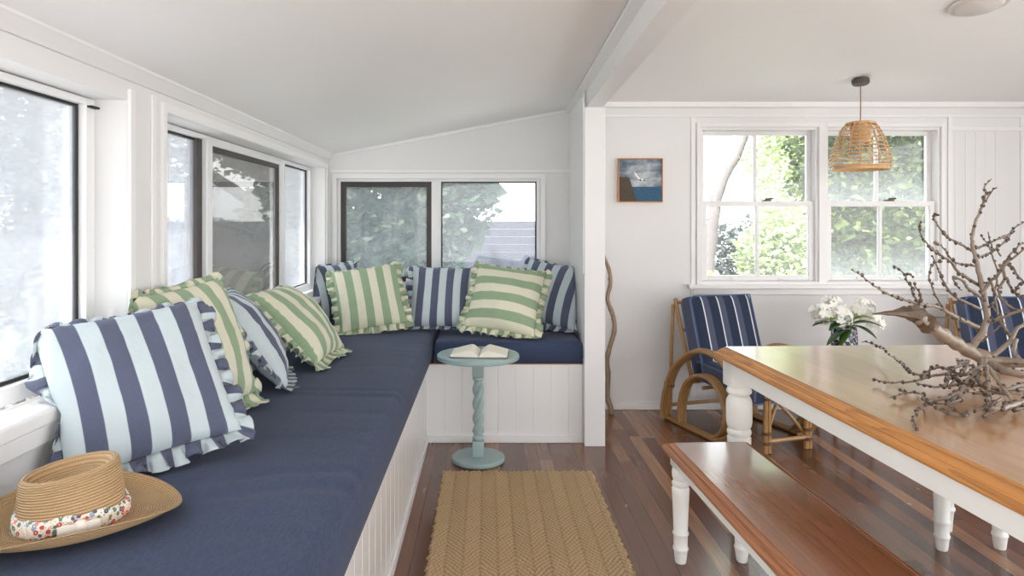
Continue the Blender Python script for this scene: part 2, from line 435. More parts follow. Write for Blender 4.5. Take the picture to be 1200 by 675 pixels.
def m_vase():
    m, nt, out = new_mat('speckled_blue_glaze')
    vo = nd(nt, 'ShaderNodeTexVoronoi', {'Vector': objco(nt), 'Scale': 70.0})
    s = nd(nt, 'ShaderNodeSeparateColor', {0: vo.outputs['Color']})
    ramp = nd(nt, 'ShaderNodeValToRGB', {0: s.outputs[0]}); ramp.color_ramp.interpolation = 'CONSTANT'
    e = ramp.color_ramp.elements; e[0].color = lin(40, 42, 58); e[1].position = .45; e[1].color = lin(110, 108, 130)
    q = e.new(.7); q.color = lin(206, 204, 210)
    bsdf(nt, out, ramp.outputs[0], .2, .5)
    return m
M['vase'] = m_vase()
EXPOSURE = 1.13

# ------------------------------------------------------------------ the setting
def grid_wall(name, axis, pos0, pos1, a0, a1, z0, z1, holes, m):
    """wall slab with rectangular holes; axis 'x': normal along x, runs along y; axis 'y': runs along x"""
    bm = B()
    As = sorted({a0, a1} | {h[0] for h in holes} | {h[1] for h in holes})
    Zs = sorted({z0, z1} | {h[2] for h in holes} | {h[3] for h in holes})
    for p, q in zip(As, As[1:]):
        for r, s in zip(Zs, Zs[1:]):
            ca, cz = (p + q) / 2, (r + s) / 2
            if any(h[0] < ca < h[1] and h[2] < cz < h[3] for h in holes): continue
            if axis == 'x': box(bm, pos0, pos1, p, q, r, s)
            else: box(bm, p, q, pos0, pos1, r, s)
    bmesh.ops.remove_doubles(bm, verts=bm.verts, dist=1e-5)
    seen = {}
    for f in list(bm.faces):                      # drop the inner faces between cells
        k = tuple(round(v, 4) for v in f.calc_center_median())
        seen.setdefault(k, []).append(f)
    bmesh.ops.delete(bm, geom=[f for l in seen.values() if len(l) > 1 for f in l], context='FACES')
    return tag(fin(name, bm, m, smooth=False), kind='structure')

WX = -1.10      # inner face of the window-seat wall
WY = 4.76       # inner face of the far wall
bm = B(); box(bm, -1.36, 4.6, -3.0, 4.92, -.12, 0)
tag(fin('floor', bm, M['floor'], smooth=False), kind='structure')

W1 = (-.75, 2.09, .80, 1.675); W2 = (2.33, 4.655, .80, 1.675)
grid_wall('wall_left', 'x', -1.255, WX, -1.2, 4.92, 0, 1.95, [W1, W2], M['wall'])
WE = (-1.045, .375, .85, 1.615)
WA = (1.49, 2.315, .875, 1.965); WB = (2.365, 3.165, .875, 1.965)
grid_wall('wall_back', 'y', WY, 4.92, WX, 4.6, 0, 2.75, [WE, WA, WB], M['wall'])
grid_wall('wall_right', 'x', 4.45, 4.6, -3.0, 4.76, 0, 3.1, [(-2.6, 3.0, .06, 2.15)], M['wall'])  # unseen side wall; opening sized to send ground bounce up to the ceiling

grid_wall('wall_rear', 'y', -3.0, -2.88, WX, 4.45, 0, 3.1, [(-.95, 3.4, .0, 2.0)], M['wall'])  # unseen wall added to cut frontal sky light; opening sized for brightness

def slab(name, pts, th, m):
    bm = B()
    lo = [bm.verts.new(p) for p in pts]; hi = [bm.verts.new((p[0], p[1], p[2] + th)) for p in pts]
    bm.faces.new(lo); bm.faces.new(hi[::-1])
    for k in range(len(pts)): bm.faces.new((lo[k], lo[(k + 1) % len(pts)], hi[(k + 1) % len(pts)], hi[k]))
    return tag(fin(name, bm, m, smooth=False), kind='structure')
BS = .0201      # the old beam runs slightly out of square with the wall
bxr = lambda y, x: x - BS * (4.0 - y)
def nz(x): return 1.772 + (x + 1.10) * .1925
xr0, xr1 = bxr(-1.2, .572), bxr(4.9, .572)
slab('ceiling', [(-1.36, -1.2, nz(-1.36)), (xr0, -1.2, nz(.572)), (xr1, 4.9, nz(.572)), (-1.36, 4.9, nz(-1.36))], .06, M['ceil'])
mz = lambda y: 2.135 + .116 * (WY - y)
slab('ceiling_main', [(.56 - .1, -3.0, mz(-3)), (4.6, -3.0, mz(-3)), (4.6, 4.9, mz(4.9)), (.56, 4.9, mz(4.9))], .06, M['ceil'])
# bulkhead between the two ceilings, nib wall, beam and post
def skewbox(bm, x0, x1, y0, y1, z0, z1, z0b=None, z1b=None):
    vs = box(bm, x0, x1, y0, y1, z0, z1)
    for v in vs: v.co.x = bxr(v.co.y, v.co.x)
bm = B(); skewbox(bm, .60, .67, -1.2, 4.76, 2.06, 2.95)
tag(fin('wall_bulkhead', bm, M['wall'], smooth=False), kind='structure')
bm = B(); box(bm, .585, .672, 4.07, 4.76, 0, 2.1)
box(bm, .577, .59, 4.12, 4.72, .62, 1.83, .003)
tag(fin('wall_nib', bm, M['nib'], smooth=False), kind='structure')
bm = B(); skewbox(bm, .584, .678, -1.2, 4.03, 1.972, 2.12)
tag(fin('trim_1', bm, M['trim'], smooth=False), kind='structure')
bm = B(); box(bm, .570, .690, 3.965, 4.09, 0, 1.972, .003)
box(bm, .562, .574, 3.975, 4.01, 1.0, 2.105, .002)
tag(fin('trim_2', bm, M['nib'], smooth=False), kind='structure')
bm = B(); skewbox(bm, .535, .60, -1.2, 4.76, 2.068, 2.082)
skewbox(bm, .548, .60, -1.2, 3.97, 2.082, 2.112)
tag(fin('trim_3', bm, M['trim'], smooth=False), kind='structure')
# scotia along the left wall and end wall, battens
bm = B()
add = [bm.verts.new((x, y, z)) for y in (-1.2, WY) for x, z in ((-1.10, 1.736), (-1.091, 1.736), (-1.085, 1.744), (-1.066, 1.766), (-1.060, 1.772), (-1.060, 1.782), (-1.10, 1.782))]
bm.faces.new(add[:7]); bm.faces.new(add[7:][::-1])
for k in range(7): bm.faces.new((add[k], add[(k + 1) % 7], add[7 + (k + 1) % 7], add[7 + k]))
a = bmesh.ops.create_cube(bm, size=1)['verts']
L = .572 + 1.1
for v in a:
    x = v.co.x * L; z = v.co.z * .022; y = v.co.y * .022
    v.co = Vector((-1.10 + L / 2 + x, WY - .011 + y, nz(-1.10) + (L / 2 + x) * .1925 - .009 + z))
box(bm, -1.09, .575, WY - .010, WY, 1.648, 1.672, .002)
tag(fin('trim_4', bm, M['trim'], smooth=False), kind='structure')
bm = B()                                             # cornice, frieze and cover strips of the far room wall
box(bm, .69, 4.45, WY - .03, WY, 2.10, 2.16, .006)
box(bm, .69, 4.45, WY - .012, WY, 2.035, 2.048, .002)
for x in (1.425, 3.215, 3.72): box(bm, x, x + .03, WY - .009, WY, .05, 2.035, .002)
for x in (3.27, 3.34, 3.41, 3.48, 3.55): box(bm, x, x + .004, WY - .003, WY, .05, 1.93)
box(bm, 3.215, 3.75, WY - .010, WY, 1.94, 1.965, .002)
tag(fin('trim_5', bm, M['trim'], smooth=False), kind='structure')
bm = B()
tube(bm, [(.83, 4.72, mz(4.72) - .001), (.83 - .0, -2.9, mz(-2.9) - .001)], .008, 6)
tag(fin('trim_6', bm, M['batten_line']), kind='structure')
bm = B(); box(bm, .69, 4.45, WY - .018, WY, 0, .045, .005)
tag(fin('baseboard_back', bm, M['trim'], smooth=False), kind='structure')
bm = B(); box(bm, 4.43, 4.45, -3.0, 4.74, 0, .045, .005)
tag(fin('baseboard_right', bm, M['trim'], smooth=False), kind='structure')

# ---- windows: each an Empty with frame, sashes, panes, sill
def win(n, loc): return tag(empty('window_%d' % n, loc), kind='structure')
def frame_rect(bm, axis, p0, p1, a0, a1, z0, z1, w, bev=.002, wb=None, wt=None):
    """rectangular ring of four bars; axis 'x': in a plane of constant x"""
    wb = w if wb is None else wb; wt = w if wt is None else wt
    for aa, ab, za, zb in ((a0, a0 + w, z0, z1), (a1 - w, a1, z0, z1), (a0 + w, a1 - w, z1 - wt, z1), (a0 + w, a1 - w, z0, z0 + wb)):
        if axis == 'x': box(bm, p0, p1, aa, ab, za, zb, bev)
        else: box(bm, aa, ab, p0, p1, za, zb, bev)
def pane(name, axis, p, a0, a1, z0, z1, m, parent, t=.005):
    bm = B(); c = ((a0 + a1) / 2, (z0 + z1) / 2)
    hw, hz = (a1 - a0) / 2, (z1 - z0) / 2
    if axis == 'x': box(bm, -t / 2, t / 2, -hw, hw, -hz, hz); loc = (p, c[0], c[1])
    else: box(bm, -hw, hw, -t / 2, t / 2, -hz, hz); loc = (c[0], p, c[1])
    o = fin(name, bm, m, parent, smooth=False)
    o.location = Vector(loc) - parent.location
    return o
def part(name, bm, m, parent, smooth=False):
    o = fin(name, bm, m, parent, smooth); o.location = -parent.location; return o

# left wall, near window (runs on behind the camera)
w = win(1, (-1.22, 1.0, .85))
bm = B(); frame_rect(bm, 'x', -1.25, -1.19, W1[0] + .01, 2.075, .845, 1.672, .045, wt=.020); part('frame', bm, M['alu'], w)
bm = B(); frame_rect(bm, 'x', -1.226, -1.212, .75, 2.028, .89, 1.654, .010, .001); frame_rect(bm, 'x', -1.226, -1.212, W1[0] + .055, .72, .89, 1.654, .010, .001)
part('gasket', bm, M['gasket'], w)
bm = B(); box(bm, -1.243, -1.2, .72, .75, .89, 1.653, .003); part('mullion', bm, M['alu'], w)
bm = B(); box(bm, -1.198, -1.175, 2.034, 2.075, 1.644, 1.650); part('stop', bm, M['gasket'], w)
pane('pane', 'x', -1.22, .76, 2.02, .90, 1.645, M['glass_haze'], w)
pane('pane', 'x', -1.22, W1[0] + .065, .71, .90, 1.645, M['glass_haze'], w)
bm = B(); box(bm, -1.20, -1.078, W1[0], 2.09, .80, .838, .006); box(bm, -1.10, -1.085, W1[0], 2.10, .755, .80, .004)
part('sill', bm, M['trim'], w)
bm = B(); box(bm, -1.10, -1.088, 2.09, 2.12, .84, 1.71, .002); part('architrave', bm, M['trim'], w)

# left wall, far window: fixed pane, screened slider, fixed pane
w = win(2, (-1.22, 3.5, .85))
bm = B(); frame_rect(bm, 'x', -1.25, -1.19, 2.335, 4.65, .845, 1.672, .045, wt=.020)
for y0, y1 in ((2.885, 2.945), (3.925, 4.0)): box(bm, -1.245, -1.18, y0, y1, .87, 1.655, .003)
part('frame', bm, M['alu'], w)
bm = B(); frame_rect(bm, 'x', -1.226, -1.212, 2.38, 2.89, .885, 1.654, .010, .001); frame_rect(bm, 'x', -1.226, -1.212, 4.0, 4.605, .885, 1.654, .010, .001)
frame_rect(bm, 'x', -1.226, -1.212, 2.94, 3.93, .885, 1.654, .008, .001)
part('gasket', bm, M['gasket'], w)
bm = B(); box(bm, -1.24, -1.20, 2.838, 2.884, .892, 1.652, .003); part('slider_stile', bm, M['bronze'], w)
bm = B(); frame_rect(bm, 'x', -1.212, -1.192, 2.945, 3.925, .888, 1.634, .024, .002, .03)
part('screen_frame', bm, M['bronze'], w)
bm = B(); box(bm, -1.235, -1.19, 2.945, 3.925, 1.634, 1.653, .002); part('screen_track', bm, M['alu'], w)
pane('flyscreen', 'x', -1.202, 2.96, 3.91, .91, 1.61, M['screen'], w, .002)
pane('pane', 'x', -1.22, 2.39, 2.88, .895, 1.645, M['glass_haze'], w)
pane('pane', 'x', -1.22, 4.01, 4.595, .895, 1.645, M['glass_haze'], w)
bm = B(); box(bm, -1.20, -1.045, 2.33, 4.655, .797, .835, .006); box(bm, -1.10, -1.06, 2.32, 4.755, .752, .797, .004); box(bm, -1.10, -1.045, 4.655, 4.755, .797, .835, .006)
part('sill', bm, M['trim'], w)
bm = B(); frame_rect(bm, 'x', -1.10, -1.088, 2.30, 4.70, .838, 1.708, .032, .002); part('architrave', bm, M['trim'], w)
bm = B(); box(bm, -1.10, -1.092, 2.235, 2.262, .84, 1.72, .002); part('cover_strip', bm, M['trim'], w)

# end wall window: dark screened slider and fixed pane
w = win(3, (-.33, WY + .06, .87))
bm = B(); frame_rect(bm, 'y', WY + .03, WY + .09, WE[0], WE[1], .86, 1.61, .022)
box(bm, -.385, -.32, WY + .025, WY + .085, .86, 1.60, .003)
part('frame', bm, M['alu'], w)
bm = B(); frame_rect(bm, 'y', WY + .035, WY + .07, -1.022, -.385, .885, 1.588, .036, .003)
part('slider_frame', bm, M['bronze'], w)
bm = B(); frame_rect(bm, 'y', WY + .045, WY + .07, -.318, .352, .883, 1.588, .008, .001); part('gasket', bm, M['gasket'], w)
pane('flyscreen', 'y', WY + .055, -.99, -.42, .915, 1.555, M['screen2'], w)
pane('pane', 'y', WY + .06, -.31, .345, .89, 1.58, M['glass_haze2'], w)
bm = B(); frame_rect(bm, 'y', WY - .012, WY, WE[0] - .03, WE[1] + .035, .80, 1.642, .034, .002); part('architrave', bm, M['trim'], w)
bm = B(); box(bm, WE[0], WE[1], WY - .03, WY + .1, .82, .86, .004); part('sill', bm, M['trim'], w)

# double-hung sashes of the main room
def sash(n, x0, x1, gm_up, gm_lo):
    w = win(n, ((x0 + x1) / 2, WY + .05, .9))
    bm = B(); frame_rect(bm, 'y', WY - .018, WY, x0 - .028, x1 + .028, .86, 1.995, .030, .003)
    frame_rect(bm, 'y', WY, WY + .13, x0, x1, .875, 1.965, .018, .002)
    part('frame', bm, M['trim'], w)
    xm = (x0 + x1) / 2
    bm = B(); frame_rect(bm, 'y', WY + .07, WY + .105, x0 + .018, x1 - .018, 1.415, 1.948, .030, .003); box(bm, xm - .011, xm + .011, WY + .072, WY + .10, 1.43, 1.93, .003)
    part('upper_sash', bm, M['trim'], w)
    bm = B(); frame_rect(bm, 'y', WY + .025, WY + .062, x0 + .018, x1 - .018, .895, 1.452, .036, .003); box(bm, xm - .011, xm + .011, WY + .028, WY + .058, .91, 1.44, .003)
    for xx in (x0 + .25, x1 - .25): box(bm, xx - .022, xx + .022, WY + .012, WY + .026, .905, .918, .003)
    part('lower_sash', bm, M['trim'], w)
    pane('pane', 'y', WY + .088, x0 + .046, x1 - .046, 1.44, 1.92, gm_up, w)
    pane('pane', 'y', WY + .044, x0 + .05, x1 - .05, .928, 1.42, gm_lo, w)
    bm = B(); box(bm, xm + .04, xm + .10, WY + .03, WY + .07, 1.452, 1.462, .003); box(bm, xm + .055, xm + .075, WY + .02, WY + .04, 1.456, 1.474, .004); tube(bm, [(xm + .06, WY + .03, 1.468), (xm + .11, WY + .035, 1.47)], .006, 8)
    part('sash_lock', bm, M['brass'], w, True)
sash(4, WA[0], WA[1], M['glass'], M['glass'])
sash(5, WB[0], WB[1], M['glass_salt_flare'], M['glass_salt_flare'])
bm = B(); box(bm, 1.40, 3.25, WY - .055, WY + .03, .842, .872, .006); box(bm, 1.44, 3.22, WY - .02, WY, .80, .842, .004)
tag(fin('trim_7', bm, M['trim'], smooth=False), kind='structure')

# ------------------------------------------------------------------ window seat
def vj(bm, axis, fixed, inward, a0, a1, z0, z1, pitch=.1, g=.004, d=.004, th=.016):
    """vee-jointed board panel: front face at `fixed`, facing `inward`(+1/-1)"""
    prof = [(a0, 0)]; a = a0 + pitch
    while a < a1 - .02:
        prof += [(a - g, 0), (a, -d), (a + g, 0)]; a += pitch
    prof.append((a1, 0))
    pts = [(p, fixed + inward * q) for p, q in prof] + [(a1, fixed - inward * th), (a0, fixed - inward * th)]
    mk = (lambda a, f, z: (f, a, z)) if axis == 'x' else (lambda a, f, z: (a, f, z))
    lo = [bm.verts.new(mk(a, f, z0)) for a, f in pts]; hi = [bm.verts.new(mk(a, f, z1)) for a, f in pts]
    bm.faces.new(lo); bm.faces.new(hi[::-1])
    for k in range(len(pts)): bm.faces.new((lo[k], lo[(k + 1) % len(pts)], hi[(k + 1) % len(pts)], hi[k]))

SF = -.354; EF = 4.04          # front faces of the long and the short seat
seat = tag(empty('window_seat', (-.7, 3.0, 0)), 'white boarded L-shaped built-in window seat base under the navy cushions', 'window seat')
bm = B(); vj(bm, 'x', SF, 1, .45, EF + .02, .0, .462, .115, .003, .003)
part('long_front_panel', bm, M['trim'], seat)
bm = B(); vj(bm, 'y', EF, -1, SF + .0, .568, .0, .462, .105, .003, .003)
part('short_front_panel', bm, M['trim'], seat)
bm = B(); box(bm, WX + .004, SF - .016, .45, WY - .004, .445, .462); box(bm, SF - .016, .568, EF + .016, WY - .004, .445, .462); box(bm, WX + .004, SF - .016, .45, .466, 0, .445)
part('deck', bm, M['trim'], seat)
bm = B(); box(bm, SF - .02, .568, EF - .004, EF + .02, .462, .468); box(bm, SF - .02, SF + .004, .45, EF + .0, .462, .468)
part('deck_edge', bm, M['plyedge'], seat)
bm = B(); box(bm, SF, SF + .014, .45, EF, 0, .045, .004); part('skirting', bm, M['trim'], seat)
bm = B(); box(bm, SF + .014, .568, EF - .014, EF, 0, .045, .004); part('skirting', bm, M['trim'], seat)

SEAT_L = lambda y: .648 - .034 * max(0, min(1, (y - 1.6) / 2.8))
SEAT_E = .600
def cushion(name, x0, x1, y0, y1, z0, ztop, R, wr, seedv, nx, ny):
    """padded box: rounded-edge height field sides, wrinkled top"""
    V = []; F = []
    prof = []                                   # offset inwards, height fraction
    for k in range(7):
        a = k / 6 * PI / 2; prof.append((R * (1 - math.sin(a)), -R * (1 - math.cos(a)) ))
    # rings: bottom, side rows, rounded rows, then the top grid
    def rim(inset, z):
        pts = []
        def lp(a, b, n): return [a + (b - a) * i / n for i in range(n)]
        X0, X1, Y0, Y1 = x0 + inset, x1 - inset, y0 + inset, y1 - inset
        pts += [(x, Y0) for x in lp(X0, X1, nx)] + [(X1, y) for y in lp(Y0, Y1, ny)] + [(x, Y1) for x in lp(X1, X0, nx)] + [(X0, y) for y in lp(Y1, Y0, ny)]
        return pts
    zt = lambda x, y: ztop(y) if callable(ztop) else ztop
    rows = []
    for q in (.01, 0, -.004, -.007, -.007, -.003): pass
    H = [(.012, 0.0), (.003, .012), (-.004, .04), (-.006, .075), (-.003, .11)]
    rings = []
    for ins, dz in H:
        rings.append([(x, y, z0 + dz * ((zt(x, y) - R - z0) / .115)) for x, y in rim(ins, 0)])
    for k in range(7):
        a = k / 6 * PI / 2
        rings.append([(x, y, zt(x, y) - R + R * math.sin(a)) for x, y in rim(R * (1 - math.cos(a)), 0)])
    n = len(rings[0])
    for r in rings: V += r
    for j in range(len(rings) - 1):
        for i in range(n):
            a = j * n + i; b = j * n + (i + 1) % n
            F.append((a, b, b + n, a + n))
    # top grid joined to the last ring
    base = len(V); last = (len(rings) - 1) * n
    idx = {}
    X0, X1, Y0, Y1 = x0 + R, x1 - R, y0 + R, y1 - R
    for j in range(ny + 1):
        for i in range(nx + 1):
            if j == 0: k = last + (i if i < nx else nx)
            elif i == nx: k = last + nx + j
            elif j == ny: k = last + nx + ny + (nx - i)
            elif i == 0: k = last + 2 * nx + ny + (ny - j)
            else:
                x, y = X0 + (X1 - X0) * i / nx, Y0 + (Y1 - Y0) * j / ny
                k = len(V); V.append((x, y, zt(x, y)))
            idx[i, j] = last + (k - last) % n if k < base else k
    for j in range(ny):
        for i in range(nx): F.append((idx[i, j], idx[i + 1, j], idx[i + 1, j + 1], idx[i, j + 1]))
    F.append(tuple(range(n))[::-1])
    out = []
    for x, y, z in V:
        hgt = max(0, (z - z0 - .02)) / .15
        ex = min(x - x0, x1 - x) ; ey = min(y - y0, y1 - y)
        crown = .012 * min(1, max(0, ex) / .2) * min(1, max(0, ey) / .2)
        d = wr(x, y) * min(1, hgt)
        out.append((x, y, z + (crown + d) * min(1, hgt)))
    return np_mesh(name, out, F)
NZ = lambda x, y, z, s: noise.noise(Vector((x * s, y * s, z)))
def wr_long(x, y):
    q = NZ(x, y, 1.3, 2.2) * .006
    # pulled creases running across the cushion towards its front edge
    k = max(0, (x + 1.0)) 
    for yc, amp, sl, wd in ((1.62, .010, .10, .035), (1.72, .009, .16, .03), (2.02, .006, .05, .03), (2.35, .006, .12, .03), (2.62, .007, -.05, .022), (2.70, .008, -.03, .02), (3.1, .004, .08, .03), (3.45, .005, -.1, .025), (3.8, .004, .1, .03)):
        t = y - yc - sl * (x + .7) + .03 * math.sin(x * 9 + yc * 5)
        q -= 1.05 * amp * math.exp(-(t / wd) ** 2) * min(1, k * 1.7) * (.6 + .6 * NZ(x, yc, 5.1, 3))
    q += .0022 * NZ(x * .35, y * 2.2, 7.7, 6) * min(1, k * 2)
    return q
me = cushion('seat_cushion', WX + .016, -.326, .42, WY - .008, .4685, SEAT_L, .045, wr_long, 1, 44, 220)
long_c = link('seat_cushion', me, M['canvas'])
tag(long_c, 'long navy canvas seat cushion running under the side windows', 'seat cushion', 'navy window seat cushions')
me = cushion('seat_cushion', -.306, .566, EF - .012, WY - .008, .4685, SEAT_E, .022, lambda x, y: NZ(x, y, 3.3, 5) * .004, 2, 50, 40)
end_c = link('seat_cushion', me, M['canvas'])
tag(end_c, 'short navy seat cushion at the far end, behind the blue side table', 'seat cushion', 'navy window seat cushions')

# ------------------------------------------------------------------ frilled pillows
def pillow(label, base, yaw, tilt, roll, size, fab, frill, group, seedv, T=.092, planes=(), fr=.05, frstripe=17, sag=.0, h=None, sill=False):
    yaw, tilt, roll = map(math.radians, (yaw, tilt, roll))
    rnd = random.Random(seedv); ph = [rnd.uniform(0, 6.28) for _ in range(12)]
    u0 = Vector((math.cos(yaw), math.sin(yaw), 0)); n0 = Vector((math.sin(yaw), -math.cos(yaw), 0)); zz = Vector((0, 0, 1))
    w0 = zz * math.cos(tilt) - n0 * math.sin(tilt); nn = n0 * math.cos(tilt) + zz * math.sin(tilt)
    u = u0 * math.cos(roll) + w0 * math.sin(roll); wv = w0 * math.cos(roll) - u0 * math.sin(roll)
    base = Vector(base); a = size / 2; b = (h or size) / 2
    half = abs(u.z) * a + abs(wv.z) * b
    ctr = base + w0 * (half / max(.3, w0.z))
    def fix(p, soft=0):
        if sill:
            q = max(0, min(1, (p.z - .83) / .06)); lim = WX + .040 - (.115 * q if sill == 1 else 0)
            if p.x < lim: p = Vector((lim + (.05 * (lim - p.x) if soft else 0), p.y, p.z))
        for pt, nv, fold in planes:
            d = (p - pt).dot(nv)
            if d < 0:
                p = p - nv * (d * (1 if not soft else 1.05))
                if fold: p = p + fold * (-d)
        return p
    N = 33
    def bodypt(s, t, side):
        e = (1 - s * s) * (1 - t * t)
        x = a * s * (1 - .055 * (1 - t * t)); y = b * t * (1 - .055 * (1 - s * s))
        th = T * (max(0, e) ** .42) * (1 + .12 * math.sin(2.2 * s + ph[0]) * math.cos(2 * t + ph[1]))
        th *= 1 + .25 * sag * (-t)
        wk = (.008 * noise.noise(Vector((s * 2.3 + ph[2], t * 2.3, ph[3] + side))) + .005 * noise.noise(Vector((s * 5.5 + ph[2], t * 5.5, ph[3] - side)))) * min(1, e * 3)
        # gathers pulled in by the seam
        edge = math.exp(-((1 - max(abs(s), abs(t))) / .12) ** 2)
        wk += .0055 * edge * math.sin((s if abs(t) > abs(s) else t) * 34 + ph[4] * side) * (e > 1e-6)
        z = side * (th + wk)
        p = ctr + u * x + wv * y + nn * z
        return fix(p)
    V = []; UV = []; F = []
    idx = {}
    for side in (1, -1):
        for j in range(N):
            for i in range(N):
                s = math.sin((i / (N - 1) * 2 - 1) * PI / 2); t = math.sin((j / (N - 1) * 2 - 1) * PI / 2)
                border = i in (0, N - 1) or j in (0, N - 1)
                if border and side == -1: idx[i, j, -1] = idx[i, j, 1]; continue
                idx[i, j, side] = len(V); V.append(bodypt(s, t, side) - base); UV.append(((s + 1) / 2, (t + 1) / 2))
        for j in range(N - 1):
            for i in range(N - 1):
                q = [idx[i, j, side], idx[i + 1, j, side], idx[i + 1, j + 1, side], idx[i, j + 1, side]]
                F.append(q if side == 1 else q[::-1])
    me = np_mesh('pillow', V, F, UV)
    o = link('pillow', me, fab); o.location = base
    tag(o, label, 'pillow', group)
    # frill: a gathered strip sewn into the seam
    ns = 420; nr = 6
    pl = [0.0]; amp = [rnd.uniform(-1, 1)]; lnv = [rnd.uniform(.75, 1.15)]     # irregular pleats
    while pl[-1] < 1: pl.append(pl[-1] + rnd.uniform(.007, .019)); amp.append((1 if len(pl) % 2 else -1) * rnd.uniform(.35, 1.35)); lnv.append(rnd.uniform(.72, 1.18))
    def pleat(L):
        k = 0
        while pl[k + 1] < L: k += 1
        q = (L - pl[k]) / (pl[k + 1] - pl[k]); q = q * q * (3 - 2 * q)
        return amp[k] + (amp[k + 1] - amp[k]) * q, lnv[k] + (lnv[k + 1] - lnv[k]) * q, q
    def seam(k):
        q = (k / ns * 4) % 4; e = int(q); f = q - e; s = f * 2 - 1
        r = .985
        S, Tt = ((s, -1), (1, s), (-s, 1), (-1, -s))[e]
        return S, Tt
    V = []; UV = []
    for k in range(ns):
        S, Tt = seam(k)
        x = a * S * (1 - .055 * (1 - Tt * Tt)); y = b * Tt * (1 - .055 * (1 - S * S))
        # outward direction, fanning round the corners
        dx = math.copysign(abs(S) ** 14, S); dy = math.copysign(abs(Tt) ** 14, Tt)
        dl = math.hypot(dx, dy) or 1; dx /= dl; dy /= dl
        L = k / ns
        wav, lv, q_ = pleat(min(L, .9999))
        ln = fr * lv
        lat = .013 * math.sin(PI * 2 * q_) * (1 if wav > 0 else -1)
        flop = .5 * math.sin(2 * PI * 6 * L + ph[11])
        for r in range(nr):
            g = r / (nr - 1)
            bk = .62 * max(0, dy) ** 2 + .30 * abs(dx) ** 2 - .25 * max(0, -dy) ** 2
            rad = ln * g * (1 - .12 * abs(flop) * g - .55 * max(0, dy) ** 2 * g - .15 * abs(dx) * g)
            off = wav * .0155 * (g ** .8) + flop * fr * .30 * g * g - bk * fr * g ** 1.3
            tx, ty = -dy, dx
            p = ctr + u * (x + dx * rad + tx * lat * g) + wv * (y + dy * rad + ty * lat * g) + nn * off
            V.append(fix(p, 1) - base); UV.append((L * frstripe * 1.5 + .10 * wav, g))
    F = []
    for k in range(ns):
        for r in range(nr - 1):
            A = k * nr + r; Bq = ((k + 1) % ns) * nr + r
            F.append((A, Bq, Bq + 1, A + 1))
    me = np_mesh('frill', V, F, UV)
    fo = link('frill', me, frill, o)
    sm = fo.modifiers.new('cloth', 'SOLIDIFY'); sm.thickness = .0015; sm.offset = 0
    return o

def seatplane(z, fold): return (Vector((0, 0, z)), Vector((0, 0, 1)), fold)
wallY = (Vector((0, WY - .034, 0)), Vector((0, -1, 0)), None)
wallL = (Vector((WX + .01, 0, 0)), Vector((1, 0, 0)), None)
nibX = (Vector((.572, 0, 0)), Vector((-1, 0, 0)), None)
zE = SEAT_E + .016; fE = Vector((0, -.8, 0)); zLs = .668
GE = 'frilled pillows along the far end'; GL = 'frilled pillows on the long seat'
pE = (seatplane(zE, fE), wallY, nibX)
pillow('blue striped frilled pillow in the far corner, half behind a green pillow', (-.955, 4.36, .632), 38, 24, 2, .42, M['blue'], M['blue_fr'], GE, 1, planes=(seatplane(.632, fE), wallY, wallL))
pillow('green and cream pillow with stripes running upright, beside the far corner', (-.705, 4.13, .634), 12, 30, 8, .41, M['green'], M['green_fr'], GE, 2, planes=(seatplane(.634, fE), wallY))
pillow('blue and white striped pillow in the middle of the far row', (-.285, 4.29, .636), -2, 30, -1, .42, M['blue'], M['blue_fr'], GE, 3, planes=(seatplane(.636, fE), wallY))
pillow('green and cream pillow turned so its stripes run across', (.10, 4.10, zE), -8, 32, -8, .44, M['green_h'], M['green_fr'], GE, 4, planes=pE)
pillow('blue striped pillow against the white nib wall, behind a green one', (.385, 4.36, zE), -18, 29, -10, .43, M['blue'], M['blue_fr'], GE, 5, planes=pE)
fL = Vector((.5, -.5, 0))
pillow('large blue and white striped pillow beside the straw hat', (-.862, 1.75, zLs), 37, 36, 8, .43, M['blue'], M['blue_fr'], GL, 6, T=.085, planes=(seatplane(zLs, fL),), fr=.055, sill=True)
pillow('green striped pillow directly behind the large blue front pillow', (-.885, 2.22, zLs), 72, 19, 4, .43, M['green'], M['green_fr'], GL, 7, planes=(seatplane(zLs, fL),), fr=.06, sill=2)
pillow('blue pillow seen edge-on between two green ones under the side window', (-.83, 2.80, zLs), 108, 33, 0, .42, M['blue'], M['blue_fr'], GL, 8, T=.075, planes=(seatplane(zLs, fL),), sill=True)
pillow('green pillow at the back of the side group, slumped under the side window', (-.74, 3.24, zLs), 86, 44, 0, .43, M['green'], M['green_fr'], GL, 9, planes=(seatplane(.650, fL),), sill=True)
